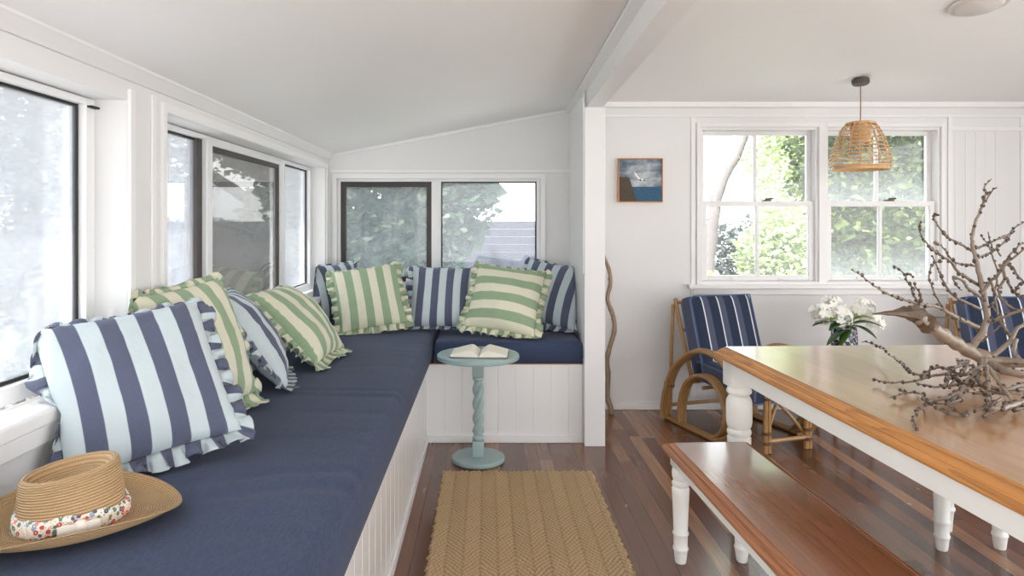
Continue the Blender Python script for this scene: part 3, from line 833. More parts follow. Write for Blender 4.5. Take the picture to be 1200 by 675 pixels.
TWIGS = [
([(1.775,2.5,0.841),(1.813,2.501,0.891),(1.835,2.505,0.943),(1.845,2.523,1.004),(1.833,2.524,1.067),(1.821,2.53,1.139),(1.819,2.548,1.192),(1.83,2.573,1.239),(1.846,2.578,1.297),(1.871,2.585,1.345),(1.878,2.577,1.384),(1.898,2.595,1.417),(1.895,2.596,1.436),(1.912,2.602,1.453),(1.93,2.608,1.466)],0.017,0.0035,1),
([(1.882,2.6,1.349),(1.871,2.571,1.374),(1.891,2.573,1.396),(1.893,2.55,1.424),(1.891,2.529,1.43)],0.005,0.003,1),
([(1.828,2.57,1.194),(1.773,2.552,1.22),(1.713,2.506,1.237),(1.672,2.482,1.25),(1.645,2.464,1.272),(1.61,2.439,1.294),(1.582,2.416,1.315),(1.571,2.389,1.327),(1.549,2.338,1.326)],0.006,0.003,1),
([(1.837,2.56,1.137),(1.782,2.537,1.145),(1.727,2.512,1.152),(1.68,2.48,1.179),(1.643,2.444,1.202),(1.61,2.426,1.221),(1.564,2.388,1.231)],0.006,0.003,1),
([(1.834,2.57,1.207),(1.88,2.602,1.206),(1.918,2.618,1.215),(1.947,2.627,1.228),(1.985,2.638,1.241),(2.046,2.675,1.253),(2.08,2.684,1.283),(2.145,2.711,1.303)],0.006,0.004,1),
([(1.843,2.56,1.169),(1.914,2.618,1.176),(1.985,2.655,1.2),(2.052,2.7,1.229),(2.123,2.753,1.266)],0.006,0.004,1),
([(1.835,2.54,1.065),(1.769,2.514,1.099),(1.716,2.482,1.12),(1.674,2.462,1.158),(1.647,2.453,1.174),(1.588,2.406,1.195),(1.546,2.382,1.217),(1.523,2.376,1.241),(1.49,2.341,1.259),(1.473,2.325,1.285),(1.463,2.299,1.3)],0.008,0.003,1),
([(1.821,2.52,1.029),(1.762,2.495,1.06),(1.74,2.495,1.088),(1.679,2.451,1.104),(1.67,2.437,1.09),(1.664,2.411,1.074),(1.674,2.404,1.063)],0.008,0.003,1),
([(1.581,2.36,1.002),(1.549,2.338,1.034),(1.528,2.324,1.056),(1.514,2.32,1.085),(1.487,2.292,1.117),(1.484,2.283,1.143),(1.492,2.278,1.163),(1.494,2.238,1.174)],0.005,0.003,1),
([(1.82,2.51,0.98),(1.729,2.484,1.017),(1.69,2.476,1.04),(1.674,2.479,1.064),(1.643,2.462,1.097),(1.615,2.438,1.126),(1.596,2.428,1.16),(1.573,2.41,1.182)],0.007,0.003,1),
([(1.8,2.5,0.916),(1.735,2.478,0.944),(1.665,2.445,0.97),(1.634,2.443,0.992),(1.594,2.429,1.003),(1.542,2.409,1.011),(1.483,2.382,1.023),(1.436,2.368,1.037),(1.362,2.319,1.059),(1.317,2.306,1.081),(1.291,2.306,1.101),(1.253,2.279,1.123),(1.202,2.247,1.143)],0.011,0.003,1),
([(1.697,2.45,0.954),(1.68,2.488,0.952),(1.634,2.504,0.956)],0.006,0.003,0),
([(1.508,2.38,1.011),(1.519,2.407,1.026),(1.505,2.408,1.047),(1.511,2.422,1.07),(1.508,2.447,1.089),(1.507,2.455,1.11),(1.506,2.479,1.126),(1.496,2.514,1.14)],0.006,0.003,1),
([(1.51,2.46,1.109),(1.507,2.435,1.117),(1.5,2.405,1.111)],0.004,0.003,1),
([(1.511,2.38,1.017),(1.489,2.34,1.048),(1.46,2.317,1.077),(1.446,2.309,1.098)],0.005,0.003,1),
([(1.837,2.5,0.938),(1.825,2.446,0.951),(1.825,2.394,0.974),(1.85,2.338,1.008)],0.009,0.007,1),
([(1.776,2.45,0.798),(1.858,2.477,0.832),(1.901,2.473,0.877),(1.927,2.479,0.916),(1.968,2.487,0.936)],0.013,0.009,0),
([(1.907,2.48,0.878),(1.885,2.481,0.915),(1.88,2.498,0.941),(1.889,2.527,0.987),(1.878,2.525,1.035),(1.896,2.536,1.081),(1.916,2.564,1.127),(1.905,2.57,1.175),(1.923,2.607,1.199),(1.897,2.595,1.229),(1.9,2.621,1.254)],0.008,0.003,1),
([(1.927,2.6,1.186),(1.949,2.638,1.224),(1.953,2.657,1.263)],0.005,0.003,1),
([(1.827,2.52,1.035),(1.852,2.511,1.083),(1.853,2.471,1.112),(1.855,2.44,1.151),(1.877,2.421,1.182),(1.888,2.386,1.214)],0.009,0.005,1),
([(1.86,2.46,1.143),(1.925,2.504,1.184),(1.989,2.546,1.217),(2.066,2.612,1.222)],0.006,0.004,1),
([(1.863,2.46,1.155),(1.861,2.417,1.143),(1.83,2.353,1.118),(1.809,2.286,1.091)],0.007,0.005,1),
([(1.851,2.46,1.149),(1.849,2.433,1.105),(1.809,2.412,1.062),(1.808,2.391,1.028),(1.823,2.372,1.006),(1.876,2.371,0.989)],0.007,0.005,1),
([(1.844,2.5,1.084),(1.843,2.469,1.038),(1.813,2.447,1.003),(1.84,2.453,0.972)],0.006,0.003,1),
([(1.845,2.42,1.106),(1.831,2.382,1.071),(1.831,2.355,1.053),(1.818,2.297,1.047)],0.006,0.005,1),
([(1.884,2.5,1.178),(1.878,2.512,1.203),(1.882,2.505,1.222)],0.004,0.003,1),
([(1.829,2.36,1.052),(1.821,2.339,1.084),(1.817,2.307,1.101)],0.005,0.004,1),
([(1.798,2.48,0.869),(1.809,2.453,0.898),(1.814,2.414,0.932),(1.817,2.391,0.95)],0.005,0.003,0),
([(1.907,2.46,0.879),(1.868,2.418,0.85),(1.845,2.365,0.83),(1.83,2.313,0.826)],0.009,0.008,0),
([(1.688,2.309,0.825),(1.518,2.149,0.825),(1.486,2.151,0.824),(1.495,2.243,0.824),(1.434,2.211,0.823),(1.378,2.146,0.823),(1.353,2.159,0.822),(1.405,2.3,0.822),(1.448,2.432,0.821),(1.517,2.627,0.821),(1.534,2.729,0.82),(1.514,2.749,0.82)],0.008,0.003,1),
([(1.48,2.192,0.815),(1.407,2.17,0.81),(1.333,2.127,0.806),(1.291,2.137,0.801),(1.265,2.157,0.796),(1.263,2.205,0.792),(1.248,2.212,0.787)],0.006,0.003,1),
([(1.47,2.067,0.815),(1.375,2.05,0.81),(1.355,2.061,0.805),(1.341,2.111,0.8),(1.369,2.178,0.795)],0.006,0.003,1),
([(1.413,2.013,0.81),(1.297,1.921,0.807),(1.26,1.917,0.803),(1.227,1.905,0.8),(1.278,2.011,0.797),(1.256,2.034,0.794),(1.21,2.011,0.79),(1.182,1.998,0.787)],0.007,0.003,1),
([(1.265,2.048,0.79),(1.222,2.018,0.805)],0.004,0.003,1),
([(1.235,1.917,0.795),(1.184,1.868,0.793),(1.154,1.829,0.792),(1.114,1.784,0.79),(1.094,1.756,0.789),(1.066,1.69,0.787)],0.005,0.0025,1),
([(1.386,1.879,0.805),(1.325,1.83,0.804),(1.28,1.806,0.802),(1.236,1.761,0.801),(1.214,1.78,0.799),(1.214,1.821,0.798),(1.233,1.887,0.796),(1.24,1.925,0.795)],0.008,0.004,1),
([(1.344,1.928,0.805),(1.284,1.883,0.802),(1.267,1.888,0.798),(1.252,1.917,0.795)],0.006,0.003,1),
([(1.518,1.919,0.805),(1.41,1.829,0.81),(1.329,1.781,0.815),(1.34,1.822,0.82),(1.396,1.899,0.825),(1.381,1.913,0.83),(1.327,1.884,0.835)],0.01,0.004,1),
([(1.373,1.839,0.795),(1.315,1.81,0.787)],0.006,0.004,1),
([(1.586,2.163,0.855),(1.488,1.982,0.835),(1.469,1.922,0.815),(1.469,1.901,0.795)],0.009,0.005,1),
([(1.58,2.161,0.865),(1.473,2.004,0.83),(1.44,1.95,0.795)],0.01,0.006,1),
([(1.514,2.123,0.835),(1.436,2.046,0.82),(1.359,1.961,0.805),(1.343,1.969,0.79)],0.009,0.005,1),
([(1.492,2.112,0.875),(1.477,2.105,0.848),(1.408,2.059,0.822),(1.409,2.093,0.795)],0.006,0.003,1),
([(1.436,2.085,0.885),(1.416,2.05,0.878),(1.478,2.105,0.872),(1.494,2.115,0.865)],0.005,0.003,1),
([(1.724,2.359,0.82),(1.708,2.249,0.812),(1.743,2.204,0.805)],0.02,0.018,1),
([(1.696,2.334,0.825),(1.754,2.323,0.83),(1.788,2.261,0.835)],0.018,0.014,1),
([(1.505,2.105,0.825),(1.498,2.031,0.81),(1.637,2.07,0.795)],0.008,0.008,1),
([(1.635,2.067,0.815),(1.531,2.015,0.805),(1.444,2.019,0.795)],0.008,0.004,1),
([(1.378,2.04,0.835),(1.458,2.145,0.835),(1.56,2.236,0.835),(1.583,2.213,0.835)],0.006,0.005,1),
([(1.333,1.987,0.825),(1.427,2.099,0.822),(1.432,2.053,0.818),(1.493,2.087,0.815)],0.005,0.004,1),
([(1.303,1.911,0.805),(1.436,2.052,0.805),(1.5,2.071,0.805),(1.486,1.979,0.805),(1.565,1.979,0.805)],0.006,0.006,1),
([(1.258,1.863,0.805),(1.254,1.821,0.796),(1.275,1.817,0.787)],0.005,0.003,1),
([(1.397,1.85,0.825),(1.354,1.825,0.815),(1.397,1.895,0.805)],0.006,0.004,1),
([(1.478,1.869,0.795),(1.425,1.854,0.795),(1.392,1.854,0.795)],0.008,0.006,1),
([(1.515,2.099,0.845),(1.458,2.026,0.838),(1.428,1.959,0.832),(1.484,2.025,0.825)],0.006,0.004,1),
([(1.457,2.102,0.835),(1.435,2.105,0.825),(1.396,2.067,0.815),(1.377,2.033,0.805)],0.005,0.003,1)]

# ------------------------------------------------------------------ straw hat
hat = tag(empty('straw_hat', (-.860, 1.42, .668), math.radians(34)), 'woven straw hat with floral band lying on the navy seat', 'hat')
def hat_mesh():
    nu = 96; V = []; UV = []; rows = []
    A0, B0 = .100, .082                      # crown base half-axes (long axis along x)
    def add(fn, v):
        for i in range(nu):
            th = i / nu * 2 * PI
            V.append(fn(th)); UV.append((i / nu if i <= nu / 2 else 1 - i / nu, v))
    def brim(g):
        def f(th):
            c, s = math.cos(th), math.sin(th)
            ext = .118 + .012 * math.cos(th)
            r = g
            rx, ry = A0 + ext * g * .84, B0 + (.086 + .008 * math.sin(th)) * g
            side = abs(s) ** 1.6
            z = .016 + .0 * g + ((.050 if s > 0 else .026) * side * g ** 2.4 - .013 * (1 - side) * g ** 1.3 + .085 * (1 - side) * max(0, g - .74) ** 1.2)
            if s < 0: z -= .010 * side * math.sin(PI * min(1, g)) 
            x = c * rx; y = s * (ry - .020 * side * g ** 3)
            return (x, y, max(z, .002))
        return f
    NB = 22
    add(brim(1.0), 0.0)                      # underside, edge to centre (slightly lower)
    V[:] = [(x, y, max(z - .005, .0)) for x, y, z in V]
    for k in range(NB + 1):
        add(brim(1 - k / NB), .02 + .42 * k / NB)
    H = .120
    NC = 16
    for k in range(1, NC + 1):
        g = k / NC
        def f(th, g=g):
            c, s = math.cos(th), math.sin(th)
            sh = 1 - .05 * g - .05 * g * g
            top = H + .012 * c                 # taller at the front end
            return (A0 * c * sh - .004 * g, B0 * s * sh * (1 - .04 * g), .016 + (top - .016) * (1 - (1 - g) ** 1.12))
        add(f, .44 + .30 * g)
    # rounded shoulder and the teardrop dent
    for k in range(1, 15):
        g = k / 14
        def f(th, g=g):
            c, s = math.cos(th), math.sin(th)
            q = 1 - g
            sh = .82 * (q if q > 0 else .0001)
            sh = .90 * (1 - g ** 1.15)
            rim = .010 * math.sin(min(1, g / .28) * PI) 
            dent = .046 * (max(0, g - .10) / .90) ** .8
            dent *= 1.0 if g > .1 else 0
            top = H + .012 * c * (1 - .6 * g)
            y = B0 * s * sh * .96
            return (A0 * c * sh - .004, y, top + rim - dent * (1 - .25 * abs(c) * g))
        add(f, .74 + .24 * g)
    rows = len(V) // nu
    F = grid_faces(nu, rows, True)
    F.append(tuple((rows - 1) * nu + i for i in range(nu)))
    return np_mesh('woven_body', V, F, UV)
hb = link('woven_body', hat_mesh(), M['straw'], hat)
sm = hb.modifiers.new('smooth', 'SUBSURF'); sm.levels = 1; sm.render_levels = 1
def band_mesh():
    nu = 96; V = []; F = []
    for j, (z, o) in enumerate(((.017, .0055), (.024, .0085), (.032, .0075), (.040, .0085), (.048, .0055), (.050, .001))):
        for i in range(nu):
            th = i / nu * 2 * PI
            g = (z - .016) / .112; sh = 1 - .05 * g - .05 * g * g
            w = .0022 * math.sin(th * 9 + j) + .003 * math.sin(th * 3)
            V.append(((.100 * sh + o) * math.cos(th), (.082 * sh + o) * math.sin(th), z + w))
    return np_mesh('floral_band', V, grid_faces(nu, 6, True))
link('floral_band', band_mesh(), M['floral'], hat)
bm = B()
th = math.radians(-86)
kc = Vector((.104 * math.cos(th), .087 * math.sin(th), .034)); tn = Vector((-math.sin(th), math.cos(th), 0)); on = Vector((math.cos(th), math.sin(th), 0))
blob(bm, kc + on * .014, .0145, 2, (1, .85, 1.1))
for d, l in ((1, .034), (-1, .040)):
    a = kc + on * .012
    r = [a + tn * (d * l * q) + on * (.008 * math.sin(q * 3)) + Vector((0, 0, -.010 * q * q + .006 * q)) for q in (0, .3, .6, .85, 1)]
    ww = (.005, .010, .013, .0135, .012)
    top = [bm.verts.new(p + Vector((0, 0, w_))) for p, w_ in zip(r, ww)]; bot = [bm.verts.new(p - Vector((0, 0, w_))) for p, w_ in zip(r, ww)]
    tb = [bm.verts.new(p + Vector((0, 0, w_)) + on * .004) for p, w_ in zip(r, ww)]; bb = [bm.verts.new(p - Vector((0, 0, w_)) + on * .004) for p, w_ in zip(r, ww)]
    for k in range(4):
        bm.faces.new((top[k], top[k + 1], bot[k + 1], bot[k])); bm.faces.new((tb[k], bb[k], bb[k + 1], tb[k + 1]))
        bm.faces.new((top[k], tb[k], tb[k + 1], top[k + 1])); bm.faces.new((bot[k], bot[k + 1], bb[k + 1], bb[k]))
    bm.faces.new((top[4], tb[4], bb[4], bot[4]))
fin('knot', bm, M['whitecloth'], hat, True, 60)['label'] = 'white knotted tie of the band'

# ------------------------------------------------------------------ blue side table with open book
st = tag(empty('side_table', (-.045, 3.735, 0)), 'duck egg blue pedestal side table with twisted column and round top', 'side table')
bm = B(); lathe(bm, [(.0, 0), (.138, 0), (.1445, .003), (.1455, .012), (.1445, .022), (.140, .026), (0, .026)], 64); fin('base', bm, M['teal'], st)
bm = B(); lathe(bm, [(.0, .556), (.214, .556), (.2235, .560), (.225, .568), (.2235, .580), (.219, .584), (0, .584)], 72); fin('table_top', bm, M['teal'], st)
bm = B()
box(bm, -.032, .032, -.032, .032, .026, .112, .003); box(bm, -.032, .032, -.032, .032, .462, .556, .003)
lathe(bm, [(.020, .110), (.029, .116), (.031, .124), (.029, .133), (.021, .139), (.020, .146)], 28); lathe(bm, [(.020, .428), (.021, .436), (.029, .441), (.031, .449), (.029, .457), (.022, .464)], 28)
nu, nr = 40, 90; rows = []
for j in range(nr):
    z = .142 + (.433 - .142) * j / (nr - 1)
    env = min(1, min(j, nr - 1 - j) / 5); row = []
    for i in range(nu):
        a = i / nu * 2 * PI; t = a - z * 2 * PI / .155 * 1.0
        r = .0235 + .0085 * env * (abs(math.cos(t)) ** .8 * 2 - 1)
        row.append(bm.verts.new((r * math.cos(a), r * math.sin(a), z)))
    rows.append(row)
for A, C in zip(rows, rows[1:]):
    for i in range(nu): bm.faces.new((A[i], A[(i + 1) % nu], C[(i + 1) % nu], C[i]))
fin('twisted_column', bm, M['teal'], st, True, 50)

bk = tag(empty('open_book', (-.035, 3.70, .5855), math.radians(-4)), 'open book with cream pages face up on the blue side table', 'book')
def page_stack(sgn):
    bm = B(); n = 14; prof = []
    for k in range(n + 1):
        q = k / n; x = sgn * (.002 + .148 * q)
        z = .008 + .034 * (math.sin(min(1, q * 2.6) * PI / 2)) * (1 - .82 * max(0, (q - .25) / .75) ** 1.1)
        prof.append((x, z))
    bot = [(sgn * .150, .0045), (sgn * .002, .0035)]
    pts = prof + bot
    lo = [bm.verts.new((x, -.098, z)) for x, z in pts]; hi = [bm.verts.new((x, .098, z)) for x, z in pts]
    bm.faces.new(lo); bm.faces.new(hi[::-1])
    for k in range(len(pts)): bm.faces.new((lo[k], lo[(k + 1) % len(pts)], hi[(k + 1) % len(pts)], hi[k]))
    return bm
fin('page_block', page_stack(-1), M['paper'], bk); fin('page_block', page_stack(1), M['paper'], bk)
bm = B(); box(bm, -.156, -.004, -.103, .103, .0, .003, .001); box(bm, .004, .156, -.103, .103, .0, .003, .001); box(bm, -.008, .008, -.103, .103, .0, .0028, .001)
fin('book_cover', bm, M['bookcover'], bk)

# ------------------------------------------------------------------ jute rug
def rug_mesh(x0, x1, y0, y1):
    nx, ny = 330, 640
    X, Y = np.meshgrid(np.linspace(0, 1, nx), np.linspace(0, 1, ny))
    W, L = x1 - x0, y1 - y0
    rng = np.random.default_rng(3)
    px = X * W; py = Y * L
    colw = W / 11.5
    q = px / colw; tri = np.abs((q % 2) - 1)                 # 0..1..0 zigzag
    wob = .004 * np.sin(px * 37 + py * 23) + .003 * np.sin(py * 61 - px * 17)
    s = (py + wob + tri * colw * 1.35) / .029
    f = np.abs((s % 1) - .5) * 2                              # 0 ridge .. 1 groove
    ridge = np.sqrt(np.clip(1 - f ** 2.4, 0, 1))
    twist = .5 + .5 * np.sin(2 * PI * (np.where((q % 2) < 1, px, -px) / .012 + s * .5))
    spine = np.exp(-((q - np.round(q)) / .07) ** 2)
    hgt = .85 * ridge * (.80 + .20 * twist) * (1 - .25 * spine) + .12 * rng.random(X.shape)
    edge = np.minimum(np.minimum(px, W - px), np.minimum(py, L - py))
    Z = .004 + .011 * hgt * np.clip(edge / .006, 0, 1)
    jx = .005 * np.sin(py * 180 + 2 * np.sin(py * 41)) + .003 * np.sin(py * 71); jy = .005 * np.sin(px * 210) + .002 * np.sin(px * 77)
    wgt = lambda t: np.clip(1 - t / .03, 0, 1)
    XX = x0 + px + jx * (wgt(px) + wgt(W - px)); YY = y0 + py + jy * (wgt(py) + wgt(L - py))
    V = np.stack([XX.ravel(), YY.ravel(), Z.ravel()], 1)
    a = (np.arange(ny - 1)[:, None] * nx + np.arange(nx - 1)[None]).ravel()
    F = np.stack([a, a + 1, a + 1 + nx, a + nx], 1)
    # skirt down to the floor
    rim = list(range(nx)) + [r * nx + nx - 1 for r in range(1, ny)] + [(ny - 1) * nx + c for c in range(nx - 2, -1, -1)] + [r * nx for r in range(ny - 2, 0, -1)]
    low = V[rim].copy(); low[:, 2] = .001; b = len(V)
    V = np.vstack([V, low]); n = len(rim)
    F2 = [(rim[k], b + k, b + (k + 1) % n, rim[(k + 1) % n]) for k in range(n)]
    me = np_mesh('jute_rug', V, np.vstack([F, np.array(F2)]))
    at = me.attributes.new('braid', 'FLOAT', 'POINT')
    val = np.concatenate([np.clip(hgt.ravel() * 1.15, 0, 1), np.zeros(n)]).astype(np.float32)
    at.data.foreach_set('value', val)
    return me
rug = link('jute_rug', rug_mesh(-.225, .548, 1.95, 3.55), M['jute'])
tag(rug, 'woven jute rug in herringbone pattern on the timber floor', 'rug')

# ------------------------------------------------------------------ dining table and benches
AR = math.radians(2.3)
def moulded(bm, x0, x1, y0, y1, z0, z1, h):
    def L(i, z): return (x0 + i, x1 - i, y0 + i, y1 - i, z)
    rectloft(bm, [L(.010, z0), L(.003, z0 + .003), L(0, z0 + .010), L(.001, z0 + .018), L(.007, z0 + .024), L(.0135, z0 + .026), L(.0135, z0 + .029), L(.016, z0 + h * .62), L(.022, z0 + h * .80), L(.030, z0 + h * .86), L(.030, z0 + h * .90), L(.034, z1 - .0035), L(.037, z1 - .001)])
def turned_leg(prof, n=28, block=None):
    bm = B()
    if block: box(bm, -block[0], block[0], -block[0], block[0], block[1], block[2], .003)
    lathe(bm, prof, n)
    return bm
# table: local origin at its far left corner
tb = tag(empty('dining_table', (.975, 2.93, 0), AR), 'big white-legged timber dining table with moulded orange edge', 'dining table')
TW, TL = 1.04, 1.85
bm = B(); moulded(bm, 0, TW, -TL, 0, .727, .774, .047); fin('table_edge', bm, M['edgewood'], tb, False)['label'] = 'moulded orange timber edge'
bm = B(); box(bm, .036, TW - .036, -TL + .036, -.036, .7725, .7755, .001); fin('table_top', bm, M['tablewood'], tb, False)
bm = B()
ax0, ax1, ay0, ay1 = .028, TW - .028, -TL + .03, -.03
box(bm, ax0, ax0 + .022, ay0 + .03, ay1 - .03, .664, .728, .002); box(bm, ax1 - .022, ax1, ay0 + .03, ay1 - .03, .664, .728, .002)
box(bm, ax0 + .03, ax1 - .03, ay1 - .022, ay1, .664, .728, .002); box(bm, ax0 + .03, ax1 - .03, ay0, ay0 + .022, .664, .728, .002)
fin('apron', bm, M['cream'], tb, False)
LEG = [(.0, .0), (.025, .0), (.027, .004), (.030, .05), (.034, .085), (.038, .09), (.038, .099), (.034, .104), (.033, .115), (.040, .22), (.047, .35), (.048, .405), (.043, .412), (.047, .418), (.049, .428), (.047, .437), (.042, .442), (.048, .452), (.052, .470), (.0525, .530), (.051, .560), (.045, .572), (.041, .578), (.043, .586), (.050, .592), (.051, .602), (.047, .610), (.044, .625), (.044, .64)]
for x, y in ((ax0 + .05, ay1 - .05), (ax1 - .05, ay1 - .05), (ax0 + .05, ay0 + .05), (ax1 - .05, ay0 + .05)):
    o = fin('leg', turned_leg(LEG, 32, (.050, .618, .7265)), M['cream'], tb, True, 40); o.location = (x, y, 0)

BL = [(.0, .0), (.019, .0), (.021, .004), (.024, .03), (.026, .047), (.029, .052), (.029, .058), (.026, .062), (.0265, .105), (.030, .110), (.030, .116), (.0265, .121), (.029, .20), (.032, .262), (.033, .285), (.028, .292), (.032, .297), (.033, .305), (.030, .311), (.027, .316), (.031, .325), (.033, .345), (.031, .36), (.027, .37), (.026, .375)]
def bench(label, loc, W, Lg):
    b = tag(empty('dining_bench', loc, AR), label, 'bench', 'matching dining benches')
    bm = B(); moulded(bm, 0, W, -Lg, 0, .412, .449, .037); fin('seat_edge', bm, M['benchedge'], b, False)
    bm = B(); box(bm, .036, W - .036, -Lg + .036, -.036, .4478, .4505, .001); fin('seat', bm, M['benchwood'], b, False)
    x0, x1, y0, y1 = .024, W - .024, -Lg + .03, -.03
    bm = B(); box(bm, x0, x0 + .018, y0 + .02, y1 - .02, .368, .413, .002); box(bm, x1 - .018, x1, y0 + .02, y1 - .02, .368, .413, .002); box(bm, x0 + .02, x1 - .02, y1 - .018, y1, .368, .413, .002); box(bm, x0 + .02, x1 - .02, y0, y0 + .018, .368, .413, .002)
    fin('apron', bm, M['cream'], b, False)
    for x, y in ((x0 + .031, y1 - .031), (x1 - .031, y1 - .031), (x0 + .031, y0 + .031), (x1 - .031, y0 + .031)):
        o = fin('leg', turned_leg(BL, 24, (.031, .365, .4125)), M['cream'], b, True, 40); o.location = (x, y, 0)
    return b
bench('reddish timber bench with white legs on the near side of the table', (.686, 2.672, 0), .348, 1.42)
bench('bench on the far side, only its white legs showing under the table', (1.755, 2.775, 0), .348, 1.42)

# ------------------------------------------------------------------ driftwood branch on the table
br = tag(empty('dry_branch', (1.75, 2.45, .776)), 'tangled grey dry branch with knobbly twigs lying on the dining table', 'branch')
off = Vector(br.location)
bm = B()
tr = spline([(1.487, 2.36, .976), (1.535, 2.38, .949), (1.606, 2.41, .908), (1.665, 2.43, .875), (1.724, 2.45, .844), (1.791, 2.47, .812), (1.86, 2.45, .800), (2.0, 2.40, .800)], 5)
n = len(tr)
rings = tube(bm, [p - off for p in tr], [.021 + .0035 * math.sin(k * 1.3) + .001 * (k % 3) - .006 * (k / n > .75) for k in range(n)], 14)
for ring in rings:
    for v in ring: v.co += v.co.normalized() * .0025 * noise.noise(v.co * 60)
fin('limb', bm, M['branch'], br, True, 50)
bm = B()
sh = spline([(1.560, 2.385, .936), (1.525, 2.378, .958), (1.480, 2.36, .984), (1.43, 2.345, .990), (1.375, 2.335, .992), (1.318, 2.33, .988)], 4)
rings = tube(bm, [p - off for p in sh], [.026, .028, .030, .031, .031, .030, .030, .028, .026, .024, .021, .018, .015, .012, .010, .008, .007, .006, .004, .003, .002][:len(sh)], 12)
for i, ring in enumerate(rings):
    for k, v in enumerate(ring):
        d = v.co - (sh[i] - off)
        v.co += d * (.45 * noise.noise(v.co * 45) + .25 * (k % 2) - .15)
for z_, x_ in ((.02, 0), (.014, .02)):
    tube(bm, [Vector((1.47 - x_, 2.352, .995)) - off, Vector((1.455 - x_, 2.345, 1.004 + z_ * .4)) - off, Vector((1.43 - x_, 2.34, 1.004)) - off], [.008, .006, .002], 6)
fin('broken_end', bm, M['brokenwood'], br, True, 40)['label'] = 'splintered brown broken end'
rk = random.Random(5); kb = B()
def twig(pts, r0, r1, kn):
    sp = spline(pts, 4); m = len(sp)
    rad = [.80 * (r1 * .85 + (r0 - r1 * .85) * (1 - k / (m - 1)) ** 1.45) for k in range(m)]
    b2 = B()
    q = [p - off + Vector((rk.uniform(-1, 1), rk.uniform(-1, 1), rk.uniform(-1, 1))) * .0018 for p in sp]
    for p, r in zip(q, rad): p.z = max(p.z, r + .001)
    tube(b2, q, rad, 7)
    fin('twig', b2, M['branch'] if r0 > .0085 else M['twig'], br, True, 60)
    if kn:
        acc = 0
        for a, b_, r in zip(q, q[1:], rad):
            acc += (b_ - a).length
            if acc > rk.uniform(.015, .031):
                acc = 0
                d = Vector((rk.uniform(-1, 1), rk.uniform(-1, 1), rk.uniform(-.6, 1))).normalized()
                c = b_ + d * r * 1.1; s = rk.uniform(.0050, .0086) * (1 if r > .003 else .8)
                c.z = max(c.z, s + .001)
                blob(kb, c, s, 1, (1, 1, rk.uniform(.8, 1.3)))
for t in TWIGS: twig(*t)
fin('spurs', kb, M['knob'], br, True, 60)['kind'] = 'stuff'

# ------------------------------------------------------------------ pendant lamp and ceiling fitting
py_ = 4.235; pz = mz(py_)
pl = tag(empty('pendant_lamp', (2.32, py_, pz)), 'open woven rattan pendant lamp on a brown cord before the window', 'pendant lamp')
bm = B(); lathe(bm, [(0, -.004), (.046, -.004), (.050, -.010), (.050, -.030), (.044, -.040), (0, -.042)], 28)
o = fin('ceiling_rose', bm, M['darkwood'], pl); o.rotation_euler = (-math.atan(.116), 0, 0)
bm = B(); tube(bm, [(0, 0, -.03), (.002, 0, -.15), (0, 0, pz * 0 - .275)], .0035, 8); fin('cord', bm, M['cordm'], pl)
bm = B()
zt, zb = -.275, -.565
def shade_r(g):            # g 0 top .. 1 bottom
    ks = [(0, .064), (.05, .088), (.15, .107), (.35, .133), (.55, .153), (.75, .168), (.88, .170), (.95, .162), (1, .150)]
    for (a, ra), (b_, rb) in zip(ks, ks[1:]):
        if a <= g <= b_: return ra + (rb - ra) * (g - a) / (b_ - a)
    return ks[-1][1]
for k in range(12):                                     # horizontal hoops
    g = .03 + .90 * k / 11; r = shade_r(g) + .004; z = zt + (zb - zt) * g
    pts = [(r * math.cos(a * PI / 20) * (1 + .008 * math.sin(a * 1.7 + k)), r * math.sin(a * PI / 20), z + .003 * math.sin(a * .9 + k * 2)) for a in range(41)]
    tube(bm, pts, 0.0033 if k < 11 else .0045, 6, False)
for dz in (0, .008, .016):
    tube(bm, [(shade_r(.96) * math.cos(a * PI / 20), shade_r(.96) * math.sin(a * PI / 20), zb + dz) for a in range(41)], .0055, 6, False)
fin('hoops', bm, M['shade'], pl, True, 60)
bm = B()
for k in range(18):
    a = k / 18 * 2 * PI
    tube(bm, [(shade_r(g) * math.cos(a), shade_r(g) * math.sin(a), zt + (zb - zt) * g) for g in (0, .05, .15, .35, .55, .75, .88, .95, 1)], .0029, 6)
fin('ribs', bm, M['shade'], pl, True, 60)
bm = B()
for k in range(15):
    z = zt - .002 - k * .0088
    tube(bm, [(.054 * math.cos(a * PI / 16), .054 * math.sin(a * PI / 16), z) for a in range(33)], .0052, 6, False)
for k in range(5):
    r = .012 + .0105 * k
    tube(bm, [(r * math.cos(a * PI / 16), r * math.sin(a * PI / 16), zt + .002) for a in range(33)], .0056, 6, False)
for k in range(3):
    r = .062 + .009 * k
    tube(bm, [(r * math.cos(a * PI / 16), r * math.sin(a * PI / 16), zt - .002 * k) for a in range(33)], .0052, 6, False)
fin('inner_collar', bm, M['shade'], pl, True, 60)
bm = B(); lathe(bm, [(0, -.27), (.018, -.27), (.02, -.28), (.02, -.32), (.016, -.33), (0, -.33)], 20); fin('bulb_holder', bm, M['darkwood'], pl)
bm = B(); lathe(bm, [(0, -.325), (.012, -.33), (.016, -.345), (.028, -.37), (.030, -.39), (.022, -.41), (0, -.42)], 20); fin('bulb', bm, M['plastic'], pl)

cy_ = 3.17
cf = tag(empty('ceiling_fitting', (2.285, cy_, mz(cy_))), 'round flat white fitting on the ceiling above the table', 'ceiling fitting')
bm = B(); lathe(bm, [(0, -.002), (.118, -.002), (.122, -.008), (.118, -.014), (.104, -.016), (.100, -.014), (.097, -.020), (.085, -.028), (0, -.032)], 48)
o = fin('cover', bm, M['plastic'], cf); o.rotation_euler = (-math.atan(.116), 0, 0)

